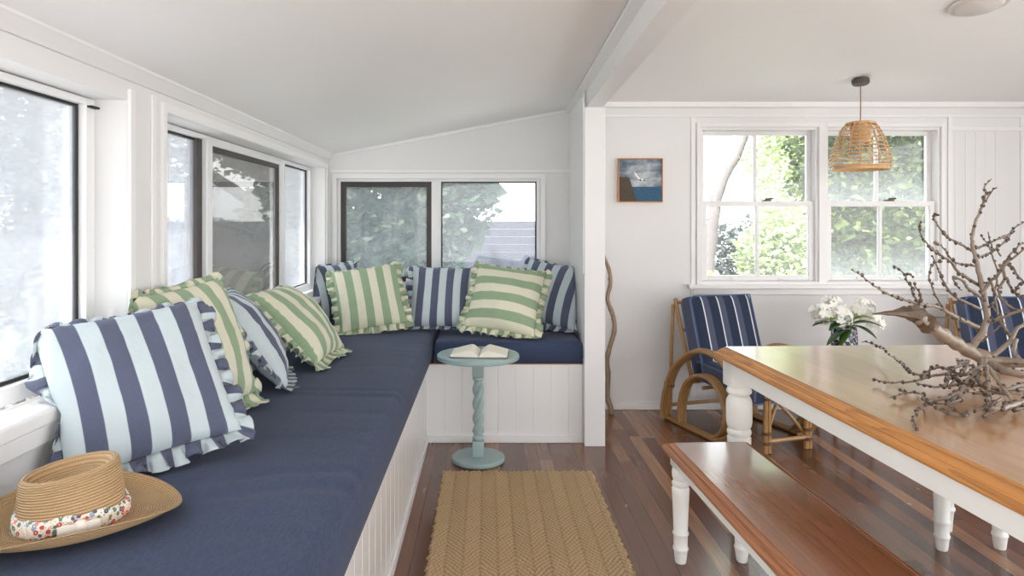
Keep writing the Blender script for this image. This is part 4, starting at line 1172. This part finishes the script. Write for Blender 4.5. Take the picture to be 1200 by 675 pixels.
# ------------------------------------------------------------------ painting
pt = tag(empty('painting', (1.068, WY - .018, 1.594)), 'small framed seascape with cliff and white bird on the wall', 'painting')
bm = B(); frame_rect(bm, 'y', -.016, .016, -.155, .155, -.153, .153, .007, .0015); fin('picture_frame', bm, M['edgewood'], pt, False)
def m_sea():
    m, nt, out = new_mat('painted_seascape')
    t = nd(nt, 'ShaderNodeTexCoord'); s = nd(nt, 'ShaderNodeSeparateXYZ', {0: t.outputs['Object']})
    x, z = s.outputs[0], s.outputs[2]
    cl = noi(nt, nd(nt, 'ShaderNodeMapping', {'Vector': t.outputs['Object'], 'Scale': (7, 1, 15)}).outputs[0], 1.6, 5, .6)
    glow = mth(nt, 'SUBTRACT', 1.0, mth(nt, 'MULTIPLY', nd(nt, 'ShaderNodeVectorMath', {0: t.outputs['Object'], 1: (.01, 0, .02)}, operation='DISTANCE').outputs['Value'], 6.0), clamp=True)
    f = mth(nt, 'ADD', cl, mth(nt, 'MULTIPLY', glow, .34))
    r = nd(nt, 'ShaderNodeValToRGB', {0: f}); e = r.color_ramp.elements
    e[0].position = .36; e[0].color = lin(58, 74, 92); e[1].position = .84; e[1].color = lin(188, 194, 198)
    q = e.new(.55); q.color = lin(112, 124, 138)
    sn = noi(nt, nd(nt, 'ShaderNodeMapping', {'Vector': t.outputs['Object'], 'Scale': (20, 1, 70)}).outputs[0], 2, 4, .6)
    sea = mix(nt, sn, lin(26, 62, 92), lin(66, 108, 138))
    sea = mix(nt, mth(nt, 'GREATER_THAN', sn, .68), sea, lin(150, 176, 190))
    c = mix(nt, mth(nt, 'LESS_THAN', z, -.045), r.outputs[0], sea)
    rn = noi(nt, t.outputs['Object'], 55, 4, .7)
    rock = mix(nt, rn, lin(38, 32, 30), lin(104, 92, 76))
    edge = mth(nt, 'ADD', mth(nt, 'MULTIPLY', mth(nt, 'SUBTRACT', rn, .5), .03), mth(nt, 'SUBTRACT', -.055, mth(nt, 'MULTIPLY', mth(nt, 'ADD', z, .05), .32)))
    isr = mth(nt, 'MULTIPLY', mth(nt, 'LESS_THAN', x, edge), mth(nt, 'LESS_THAN', z, mth(nt, 'ADD', .022, mth(nt, 'MULTIPLY', mth(nt, 'SUBTRACT', rn, .5), .03))))
    c = mix(nt, isr, c, rock)
    bsdf(nt, out, c, .6, .3)
    return m
M['sea'] = m_sea()
bm = B(); box(bm, -.147, .147, -.010, .012, -.145, .145); fin('canvas', bm, M['sea'], pt, False)
bm = B()
for pts in ([(-.046, .062), (-.034, .048), (-.014, .022), (-.002, .012), (.004, .006), (-.008, .004), (-.026, .024), (-.038, .042)], [(-.004, .012), (.010, .010), (.022, .008), (.012, .002), (.000, .002)]):
    lo = [bm.verts.new((x, -.0125, z)) for x, z in pts]; hi = [bm.verts.new((x, -.0098, z)) for x, z in pts]
    bm.faces.new(lo); bm.faces.new(hi[::-1])
    for k in range(len(pts)): bm.faces.new((lo[k], lo[(k + 1) % len(pts)], hi[(k + 1) % len(pts)], hi[k]))
fin('painted_bird', bm, M['petal'], pt, False)['label'] = 'white bird in the painted sky'
bm = B(); blob(bm, (-.001, -.0115, .004), .0075, 1, (1.1, .3, 1)); blob(bm, (.026, -.0115, .0), .005, 1, (1.2, .3, .8)); fin('painted_bird_tips', bm, M['gasket'], pt)['label'] = 'dark wing tips of the bird'

# ------------------------------------------------------------------ driftwood pole
bm = B()
pp = spline([(.845, 4.62, .001), (.842, 4.63, .05), (.822, 4.64, .115), (.828, 4.65, .26), (.822, 4.655, .36), (.842, 4.66, .45), (.874, 4.665, .56), (.868, 4.675, .66), (.830, 4.68, .775), (.852, 4.69, .88), (.846, 4.70, .97), (.812, 4.70, 1.06), (.800, 4.705, 1.10), (.786, 4.71, 1.145)], 5)
n = len(pp)
rings = tube(bm, pp, [(.019 - .008 * k / n) * (1 + .22 * max(0, math.sin(k * .9)) ** 6) * (1 if k < n - 3 else .6) for k in range(n)], 12)
for k in (20, 34, 47): blob(bm, pp[k] + Vector((-.012, -.005, 0)), .009, 1)
o = fin('driftwood_pole', bm, M['drift'], None, True, 50)
tag(o, 'crooked driftwood stick leaning on the wall beside the white post', 'stick')

# ------------------------------------------------------------------ rattan armchairs
def cane(bm, pts, r=.0125, k=5, n=8):
    sp = spline(pts, k) if len(pts) > 2 else [Vector(p) for p in pts]
    tube(bm, sp, [r * (1 + (.10 if i % 7 == 0 else 0)) for i in range(len(sp))], n)
def padbox(name, W, H, T, mat, parent, Mx, pipe=True):
    """boxed cushion W x H x T with a soft bulge and striped cover; +z local is its face"""
    n = 18; V = []; UV = []; F = []
    for side in (1, -1):
        for j in range(n):
            for i in range(n):
                s, t = i / (n - 1) * 2 - 1, j / (n - 1) * 2 - 1
                e = (1 - s ** 4) * (1 - t ** 4)
                rr = .018 * (max(0, abs(s) - .9) / .1) ** 2 + .018 * (max(0, abs(t) - .9) / .1) ** 2
                V.append((s * W / 2, t * H / 2, side * (T / 2 - rr * .5 + .014 * e))); UV.append(((s + 1) / 2, (t + 1) / 2))
        b = 0 if side == 1 else n * n
        for j in range(n - 1):
            for i in range(n - 1):
                a = b + j * n + i; q = (a, a + 1, a + 1 + n, a + n); F.append(q if side == 1 else q[::-1])
    rim = [i for i in range(n)] + [j * n + n - 1 for j in range(1, n)] + [(n - 1) * n + i for i in range(n - 2, -1, -1)] + [j * n for j in range(n - 2, 0, -1)]
    for k in range(len(rim)):
        a, b = rim[k], rim[(k + 1) % len(rim)]; F.append((a, a + n * n, b + n * n, b))
    me = np_mesh(name, [Mx @ Vector(v) for v in V], F, UV)
    me.set_sharp_from_angle(angle=math.radians(50))
    o = link(name, me, mat, parent)
    if pipe:
        bm = B()
        for side in (1, -1):
            r = [Mx @ Vector((V[k][0], V[k][1], side * (T / 2 - .002))) for k in rim[::2]] ; r.append(r[0])
            tube(bm, r, .005, 6, False)
        fin('piping', bm, M['piping'], o, True, 60)
    return o
def armchair(label, loc, rz):
    c = tag(empty('rattan_armchair', loc, rz), label, 'armchair', 'rattan armchairs by the windows')
    for sx in (-1, 1):
        bm = B()
        for k in range(3):
            x = sx * (.265 + .021 * k); dz = -.006 * abs(k - 1)
            cane(bm, [(x + sx * .03, .355, .014), (x + sx * .024, .335, .17), (x + sx * .012, .25, .36), (x, .09, .49 + dz), (x, -.09, .525 + dz), (x, -.25, .475), (x, -.345, .35), (x, -.355, .20), (x, -.29, .075), (x, -.17, .018)], .0138)
        fin('outer_arm_hoop', bm, M['cane'], c, True, 60)
        bm = B()
        for k in range(3):
            x = sx * (.255 + .021 * k)
            cane(bm, [(x, .215, .014), (x, .205, .15), (x, .145, .28), (x, .03, .355), (x, -.10, .36), (x, -.205, .29), (x, -.245, .18), (x, -.215, .08), (x, -.14, .02)], .013)
        fin('inner_arm_hoop', bm, M['cane'], c, True, 60)
        for q in (.275, .300):
            bm = B(); cane(bm, [(sx * q, .36, .013), (sx * q, -.20, .013)], .0125); fin('base_rail', bm, M['cane'], c)
        bm = B(); cane(bm, [(sx * .235, .16, .30), (sx * .245, .245, .55), (sx * .25, .325, .80)], .0125); fin('back_upright', bm, M['cane'], c)
        bm = B(); cane(bm, [(sx * .262, .330, .76), (sx * .268, .345, .40), (sx * .27, .352, .03)], .0115); fin('back_leg', bm, M['cane'], c)
        for q in (0, .024):
            bm = B(); cane(bm, [(sx * (.13 + q), -.415, .004), (sx * (.13 + q), -.415, .335)], .0125); o = fin('front_leg', bm, M['cane'], c)
        for z in (.06, .115, .31):
            bm = B(); tube(bm, [(sx * .142, -.415, z - .008), (sx * .142, -.415, z + .008)], .027, 12); fin('binding', bm, M['binding'], o)
        bm = B(); cane(bm, [(sx * .142, -.40, .075), (sx * .06, -.36, .19), (0.0 , -.33, .26)], .0105); fin('brace', bm, M['cane'], c)
        for y, z in ((.325, .235), (-.345, .30)):
            bm = B(); tube(bm, [(sx * .272, y, z), (sx * .32, y, z + .002)], .026, 10); fin('binding', bm, M['binding'], c)
    for nm_, a, b_, r in [('front_rail', (-.142, -.415, .07), (.142, -.415, .07), .0125), ('front_rail', (-.142, -.40, .30), (.142, -.40, .30), .0125)] + [('seat_cane', (-.27, y, .285), (.27, y, .285), .0105) for y in (-.38, -.2, 0, .16)] + [('back_cane', (-.25, y, z), (.25, y, z), .0105) for z, y in ((.42, .205), (.60, .265), (.775, .318))] + [('rear_rail', (-.27, .33, .10), (.27, .33, .10), .0115)]:
        bm = B(); cane(bm, [a, b_], r); fin(nm_, bm, M['cane'], c)
    padbox('seat_cushion', .47, .56, .11, M['arm'], c, Matrix.Translation((0, -.14, .355)) @ Matrix.Rotation(math.radians(4), 4, 'X'))
    padbox('back_cushion', .47, .49, .10, M['arm'], c, Matrix.Translation((0, .165, .578)) @ Matrix.Rotation(math.radians(72), 4, 'X'))
    return c
armchair('rattan armchair with navy striped cushions left of the dining table', (1.585, 4.275, 0), math.radians(18))
armchair('rattan armchair with navy striped back cushion behind the dry branch', (3.28, 4.17, 0), math.radians(-7))

# ------------------------------------------------------------------ small rattan table with the vase
rt = tag(empty('rattan_table', (2.29, 4.36, 0)), 'small round rattan side table carrying the vase of white flowers', 'side table')
bm = B(); lathe(bm, [(0, .41), (.19, .41), (.2, .416), (.2, .426), (.19, .432), (0, .432)], 40); fin('table_top', bm, M['shade'], rt)
bm = B(); tube(bm, [(.2 * math.cos(a * PI / 20), .2 * math.sin(a * PI / 20), .42) for a in range(41)], .012, 8, False); fin('rim', bm, M['cane'], rt)
for k in range(4):
    a = PI / 4 + k * PI / 2
    bm = B(); cane(bm, [(.14 * math.cos(a), .14 * math.sin(a), .41), (.15 * math.cos(a), .15 * math.sin(a), .2), (.18 * math.cos(a), .18 * math.sin(a), .004)], .013); fin('leg', bm, M['cane'], rt)
bm = B(); tube(bm, [(.15 * math.cos(a * PI / 16), .15 * math.sin(a * PI / 16), .18) for a in range(33)], .009, 8, False); fin('stretcher_ring', bm, M['cane'], rt)

vs = tag(empty('flower_vase', (2.285, 4.36, .4325)), 'speckled vase of white blooms and green leaves behind the table', 'vase')
bm = B(); lathe(bm, [(0, 0), (.055, 0), (.066, .01), (.076, .07), (.078, .12), (.076, .17), (.070, .205), (.066, .205), (.070, .165), (.071, .12), (.0, .10)], 36); fin('vase_body', bm, M['vase'], vs)
rf = random.Random(9)
def petal_flower(bm, c, nrm, R):
    nrm = nrm.normalized(); t = nrm.orthogonal().normalized(); s = nrm.cross(t)
    a0 = rf.uniform(0, 6)
    for k in range(5):
        a = a0 + k * 2 * PI / 5; d = t * math.cos(a) + s * math.sin(a); e = nrm.cross(d)
        pts = [c, c + d * R * .45 + e * R * .30 + nrm * R * .25, c + d * R * .9 + e * R * .26 + nrm * R * .22, c + d * R + nrm * R * .12, c + d * R * .9 - e * R * .26 + nrm * R * .22, c + d * R * .45 - e * R * .30 + nrm * R * .25]
        bm.faces.new([bm.verts.new(p) for p in pts])
for (x, y, z, R) in ((-.15, -.02, .285, .070), (-.075, .02, .335, .068), (-.05, -.05, .27, .070), (.125, .0, .315, .075), (.035, .05, .28, .056), (.185, .0, .235, .058)):
    bm = B(); c = Vector((x, y, z))
    for k in range(26):
        d = Vector((rf.gauss(0, 1), rf.gauss(0, 1), rf.gauss(.35, 1))).normalized()
        petal_flower(bm, c + d * R * rf.uniform(.6, .95), d + Vector((0, -.3, .2)), rf.uniform(.026, .036))
    o = fin('bloom', bm, M['petal'], vs, True, 80)
    bm = B(); tube(bm, spline([(x * .1, y * .1, .12), (x * .35, y * .4, .22), (x, y, z)], 4), .004, 6); fin('stem', bm, M['vleaf_l'], vs)
def leaf(bm, a, b_, w, droop, nrm=Vector((0, 0, 1))):
    a, b_ = Vector(a), Vector(b_); d = (b_ - a); s = d.cross(nrm).normalized(); n = 10; rows = []
    for k in range(n + 1):
        q = k / n; c = a + d * q + nrm * (droop * 4 * q * (1 - q)); ww = w * (math.sin(PI * min(1, q * .93 + .04)) ** .8)
        rows.append([bm.verts.new(c - s * ww + nrm * ww * .25), bm.verts.new(c), bm.verts.new(c + s * ww + nrm * ww * .25)])
    for A, C in zip(rows, rows[1:]):
        bm.faces.new((A[0], A[1], C[1], C[0])); bm.faces.new((A[1], A[2], C[2], C[1]))
for a, b_, w, dr, mm in ((tuple(q) , tuple(v * f for v, f in zip(r_, (1.14, 1.1, 1))), w_ * 1.35, d_, m_) for q, r_, w_, d_, m_ in (((-.03, -.04, .225), (-.20, -.05, .215), .030, .02, 'vleaf'), ((-.01, -.06, .225), (-.145, -.13, .20), .026, .02, 'vleaf'), ((.01, -.06, .23), (.17, -.09, .215), .028, .02, 'vleaf'), ((.02, -.06, .22), (.10, -.15, .155), .024, .015, 'vleaf'), ((-.02, -.06, .20), (-.15, -.11, .105), .020, .01, 'vleaf'), ((-.0, -.07, .20), (-.09, -.13, .10), .020, .01, 'vleaf'), ((.02, -.03, .24), (.13, -.07, .262), .024, .02, 'vleaf_l'), ((-.04, -.03, .25), (-.12, -.09, .255), .022, .015, 'vleaf_l'), ((0, .05, .22), (.08, .16, .23), .026, .02, 'vleaf'), ((0, .05, .22), (-.1, .15, .23), .026, .02, 'vleaf'))):
    bm = B(); leaf(bm, a, b_, w, dr); o = fin('leaf', bm, M[mm], vs, True, 80)
    s_ = o.modifiers.new('t', 'SOLIDIFY'); s_.thickness = .0012

# ------------------------------------------------------------------ outdoors
GZ = -.55
bm = B(); box(bm, -30, 30, -12, 40, GZ - .2, GZ)
tag(fin('ground', bm, M['lawn'], smooth=False), kind='structure')
def leaves(n, blobs, size, rnd, flat=.5):
    """leaf blades scattered through a set of ellipsoids (c, radii)"""
    V = []; F = []
    wts = [b[1][0] * b[1][1] * b[1][2] for b in blobs]; 
    for _ in range(n):
        c, r = rnd.choices(blobs, wts)[0]
        d = Vector((rnd.gauss(0, 1), rnd.gauss(0, 1), rnd.gauss(0, 1))).normalized() * (rnd.random() ** .28)
        p = Vector(c) + Vector((d.x * r[0], d.y * r[1], d.z * r[2]))
        a = Vector((rnd.gauss(0, 1), rnd.gauss(0, 1), rnd.gauss(0, flat))).normalized(); b = a.orthogonal().normalized()
        b = (Matrix.Rotation(rnd.uniform(0, 6.28), 3, a) @ b)
        s = size * rnd.uniform(.6, 1.4); w = s * rnd.uniform(.22, .36); nrm = a.cross(b)
        i = len(V)
        V += [p, p + a * s * .5 + b * w + nrm * w * .3, p + a * s, p + a * s * .5 - b * w + nrm * w * .3]
        F += [(i, i + 1, i + 2), (i, i + 2, i + 3)]
    return V, F
def tree(label, cat, loc, blobs, n, size, mat, trunks=(), seedv=0, name='tree', group=None, bark='trunk', core=0):
    t = tag(empty(name, (loc[0], loc[1], GZ)), label, cat, group)
    rnd = random.Random(seedv)
    V, F = leaves(n, blobs, size, rnd)
    if core:                                    # older leaves deep inside the crown
        V2, F2 = leaves(core, [(c, (r[0] * .72, r[1] * .72, r[2] * .72)) for c, r in blobs], size * 2.6, rnd)
        F += [tuple(i + len(V) for i in f) for f in F2]; V += V2
    link('foliage', np_mesh('foliage', V, F), mat, t)
    for pts, r0, r1 in trunks:
        bm = B(); sp = spline(pts, 6); m = len(sp)
        rings = tube(bm, sp, [r0 + (r1 - r0) * k / m for k in range(m)], 10)
        for ring in rings:
            for v in ring: v.co += Vector((noise.noise(v.co * 3), noise.noise(v.co * 3 + Vector((9, 0, 0))), 0)) * r0 * .3
        fin('trunk', bm, M[bark], t, True, 60)
    return t
# behind the sash windows (local z from the ground)
tree('dense green hedge outside the right-hand sash window', 'hedge', (5.5, 8.8), [((x, y, z), (.8, .55, .8)) for x in (-.75, .1, 1.0, 1.9) for z, y in ((.7, 0), (1.5, .1), (2.3, .2), (3.1, .3), (3.8, .4))], 50000, .095, M['leaf_hedge'], [(((-.3, .2, 0), (-.25, .2, 1.2), (-.1, .3, 2.6)), .07, .04)], 1, 'hedge', core=5000)
tree('sunlit bush low outside the left-hand sash window', 'bush', (2.75, 7.2), [((x, y, z), (.34, .34, .36)) for x, z, y in ((-.55, .6, 0), (-.15, .8, .1), (.2, .9, 0), (.45, 1.3, .1), (.5, 1.75, .2), (.3, 1.5, .2), (-.45, 1.0, .1))], 12000, .075, M['leaf_pale'], [(((.2, .1, 0), (.25, .1, .8), (.3, .2, 1.6)), .05, .03)], 2, 'bush')
tree('pale leaning tree outside the left-hand sash window', 'tree', (3.5, 11.2), [((x, y, z), (.8, .6, .5)) for x, z, y in ((.3, 4.6, 0), (1.2, 4.2, .2), (1.4, 3.6, 0), (1.3, 2.7, 0), (1.75, 2.3, .1), (1.8, 3.1, 0), (-.4, 4.9, .1))], 9000, .08, M['leaf_pale'], [(((.1, 0, 0), (.15, 0, 1.2), (.32, 0, 2.4), (.75, 0, 3.4), (.3, 0, 4.2), (-.3, 0, 4.7)), .11, .05)], 3, bark='paletrunk')
tree('low grey-green shrubs in the distance beyond the lawn', 'shrub', (5.6, 16), [((x, 0, .9), (1.0, .5, 1.1)) for x in (-1.6, -.4, .8, 2.0)], 7000, .14, M['leaf_grey'], [], 4, 'shrub')
# behind the end window
tree('leafy shrub tree filling the screened end window', 'tree', (-1.35, 7.6), [((x, y, z), (.62, .5, .6)) for x, z, y in ((-.9, .8, 0), (-.1, .6, .1), (.5, .6, 0), (-.8, 1.8, 0), (0, 1.7, .1), (.55, 1.6, .1), (.85, 2.1, .1), (-.5, 2.6, .1), (.3, 2.7, 0), (.85, 2.6, .1), (-1.2, 2.9, .2), (1.1, 3.1, .2), (.8, 3.4, .2))], 24000, .115, M['leaf_cool'], [(((-.4, .1, 0), (-.5, .1, 1.3), (-.3, .1, 2.6)), .07, .03), (((-.7, 0, 0), (-.9, -.1, 1.2), (-1.0, 0, 2.2)), .05, .02)], 5, core=1500)
fc = tag(empty('slat_fence', (1.2, 9.6, GZ)), 'grey horizontal slat fence seen through the end window', 'fence')
bm = B()
for k in range(17): box(bm, -3.4, 1.2, -.012, .012, .05 + k * .107, .05 + k * .107 + .106, .006)
fin('slats', bm, M['fence'], fc, False)
for x in (-3.2, -1.4, .4, 1.15):
    bm = B(); box(bm, x - .045, x + .045, .012, .10, 0, 1.9, .004); fin('post', bm, M['fence'], fc, False)
pf = tag(empty('timber_palings', (-1.0, 8.9, GZ)), 'pale timber palings behind the leafy shrub tree', 'fence')
bm = B()
for k in range(7): box(bm, -.6 + k * .17, -.6 + k * .17 + .13, -.01, .01, 0, 1.75 + .06 * (k % 3), .004)
fin('palings', bm, M['paling'], pf, False)
bm = B(); box(bm, -.65, .62, .01, .06, .5, .58); box(bm, -.65, .62, .01, .06, 1.3, 1.38); fin('rails', bm, M['paling'], pf, False)
# behind the side windows
sd = tag(empty('garden_shed', (-6.2, 14.2, GZ)), 'low shed with corrugated iron roof seen through the side flyscreen', 'shed')
bm = B(); n = 300; rows = []
for k in range(n + 1):
    y = -5.5 + 11 * k / n; dz = .045 * math.sin(k * PI / 4)
    rows.append([bm.verts.new((1.1, y, 1.86 + dz)), bm.verts.new((-2.6, y, 3.25 + dz))])
for A, C in zip(rows, rows[1:]): bm.faces.new((A[0], A[1], C[1], C[0]))
o = fin('roof', bm, M['roofiron'], sd, True, 80); s_ = o.modifiers.new('t', 'SOLIDIFY'); s_.thickness = .015
bm = B(); box(bm, 1.08, 1.16, -5.5, 5.5, 1.58, 1.84, .01); fin('fascia', bm, M['fascia'], sd, False)
bm = B(); box(bm, .5, .6, -5.3, 5.3, 0, 1.75); box(bm, -2.5, .5, -5.3, -5.2, 0, 1.75); fin('wall', bm, M['shedwall'], sd, False)
tree('dark spreading tree between the side window and the shed', 'tree', (-3.9, 9.6), [((x, y, z), (.75, .9, .4)) for x, y, z in ((.6, 1.2, 3.35), (-.1, .2, 3.3), (.3, 2.3, 3.0), (-.6, 1.6, 3.5), (-.9, .3, 3.6))], 2200, .13, M['leaf_dark'], [(((.5, 2.2, 0), (.5, 2.1, 1.3), (.3, 1.5, 2.0), (-.2, .6, 2.55), (-.8, -.3, 3.1)), .14, .06), (((.45, 2.0, 1.5), (.1, 1.2, 1.75), (-.4, .3, 1.95), (-1.2, -.6, 2.1)), .08, .04)], 7)
tree('olive undergrowth below the spreading tree outside the side window', 'bush', (-4.05, 13.4), [((x, y, z), (.6, .9, .45)) for x, y, z in ((0, -1, .4), (.3, 0, .6), (0, 1.3, .5), (-.3, 2.4, .5))], 3500, .13, M['leaf_dark'], [], 8, 'bush')
for i, (x, y, sd_, k, lab) in enumerate(((-3.45, 5.2, 21, 1, 'nearest of the pale hazy trees outside the near side window'), (-4.8, 7.0, 22, 1.0, 'pale hazy tree seen deeper behind the near side window'), (-3.08, 6.6, 23, .42, 'hazy tree behind the narrow left pane of the far side window'), (-2.56, 9.0, 24, .42, 'hazy tree behind the narrow right pane of the far side window'))):
    S = lambda *p: (p[0] * k, p[1] * k, p[2])
    tree(lab, 'tree', (x, y), [(S(.0, 0, 3.0), S(.7, .8, .7)), (S(.5, .4, 2.4), S(.5, .6, .6)), (S(-.5, -.3, 2.5), S(.6, .6, .6)), (S(.1, .5, 3.6), S(.7, .7, .6)), (S(0, -.3, 1.9), S(.5, .5, .5)), (S(.2, .0, .5), S(.6, .8, .4)), (S(-.3, .3, 1.4), S(.5, .5, .3))], int(8000 * k), .075, M['leaf_grey'], [((S(0, 0, 0), S(.05, 0, 1.0), S(-.05, .1, 2.2), S(.1, .1, 3.2)), .09 * k, .04 * k), ((S(.0, 0, 1.2), S(.25, .2, 2.0), S(.5, .5, 2.6)), .05 * k, .02 * k), ((S(.4, .5, 0), S(.38, .5, 1.4), S(.5, .6, 2.6)), .05 * k, .03 * k), ((S(-.35, -.2, 0), S(-.3, -.2, 1.3), S(-.45, -.3, 2.4)), .05 * k, .03 * k)], sd_, group='hazy trees outside the side windows', bark='paletrunk')
bf = tag(empty('boundary_fence', (-8.2, 6.0, GZ)), 'weathered paling fence far behind the hazy trees', 'fence')
bm = B()
for k in range(56): box(bm, -.01, .01, -5 + k * .13, -5 + k * .13 + .115, 0, 1.55 + .04 * ((k * 7) % 3), 0)
fin('palings', bm, M['paling'], bf, False)
bm = B(); box(bm, .01, .05, -5, 2.3, .4, .48); box(bm, .01, .05, -5, 2.3, 1.2, 1.28); fin('rails', bm, M['paling'], bf, False)

# ------------------------------------------------------------------ light and camera
sun = bpy.data.lights.new('sun', 'SUN'); sun.energy = 7.0; sun.angle = math.radians(1.0); sun.color = (1, .96, .9)
so = bpy.data.objects.new('sun', sun); COL.objects.link(so)
so.rotation_euler = Vector((.30, .55, -1.0)).to_track_quat('-Z', 'Y').to_euler()
w = bpy.data.worlds.new('sky'); SC.world = w; w.use_nodes = True; nt = w.node_tree; nt.nodes.clear()
tc = nd(nt, 'ShaderNodeTexCoord'); s = nd(nt, 'ShaderNodeSeparateXYZ', {0: tc.outputs['Generated']})
f = nd(nt, 'ShaderNodeMapRange', {'Value': s.outputs[2], 'From Min': 0.0, 'From Max': .7}).outputs[0]
c = mix(nt, f, (1, .985, .96, 1), (.72, .84, 1, 1))
bg = nd(nt, 'ShaderNodeBackground', {'Color': c, 'Strength': 2.2}); wo = nd(nt, 'ShaderNodeOutputWorld')
nt.links.new(bg.outputs[0], wo.inputs[0])

cam = bpy.data.cameras.new('camera'); co = bpy.data.objects.new('camera', cam); COL.objects.link(co)
co.location = (0, 0, 1.3); co.rotation_euler = (PI / 2, 0, 0)
cam.sensor_width = 36; cam.lens = 24; cam.shift_x = .025; cam.shift_y = -.06375; cam.clip_start = .05; cam.clip_end = 200
SC.camera = co
vs_ = SC.view_settings
SC.display_settings.display_device = 'sRGB'
vs_.view_transform = 'Standard'; vs_.look = 'None'; vs_.gamma = 1; vs_.use_curve_mapping = False; vs_.exposure = EXPOSURE
cy = SC.cycles
cy.use_denoising = True; cy.denoiser = 'OPENIMAGEDENOISE'
cy.max_bounces = 14; cy.diffuse_bounces = 7; cy.transparent_max_bounces = 24; cy.glossy_bounces = 4
cy.sample_clamp_indirect = 8
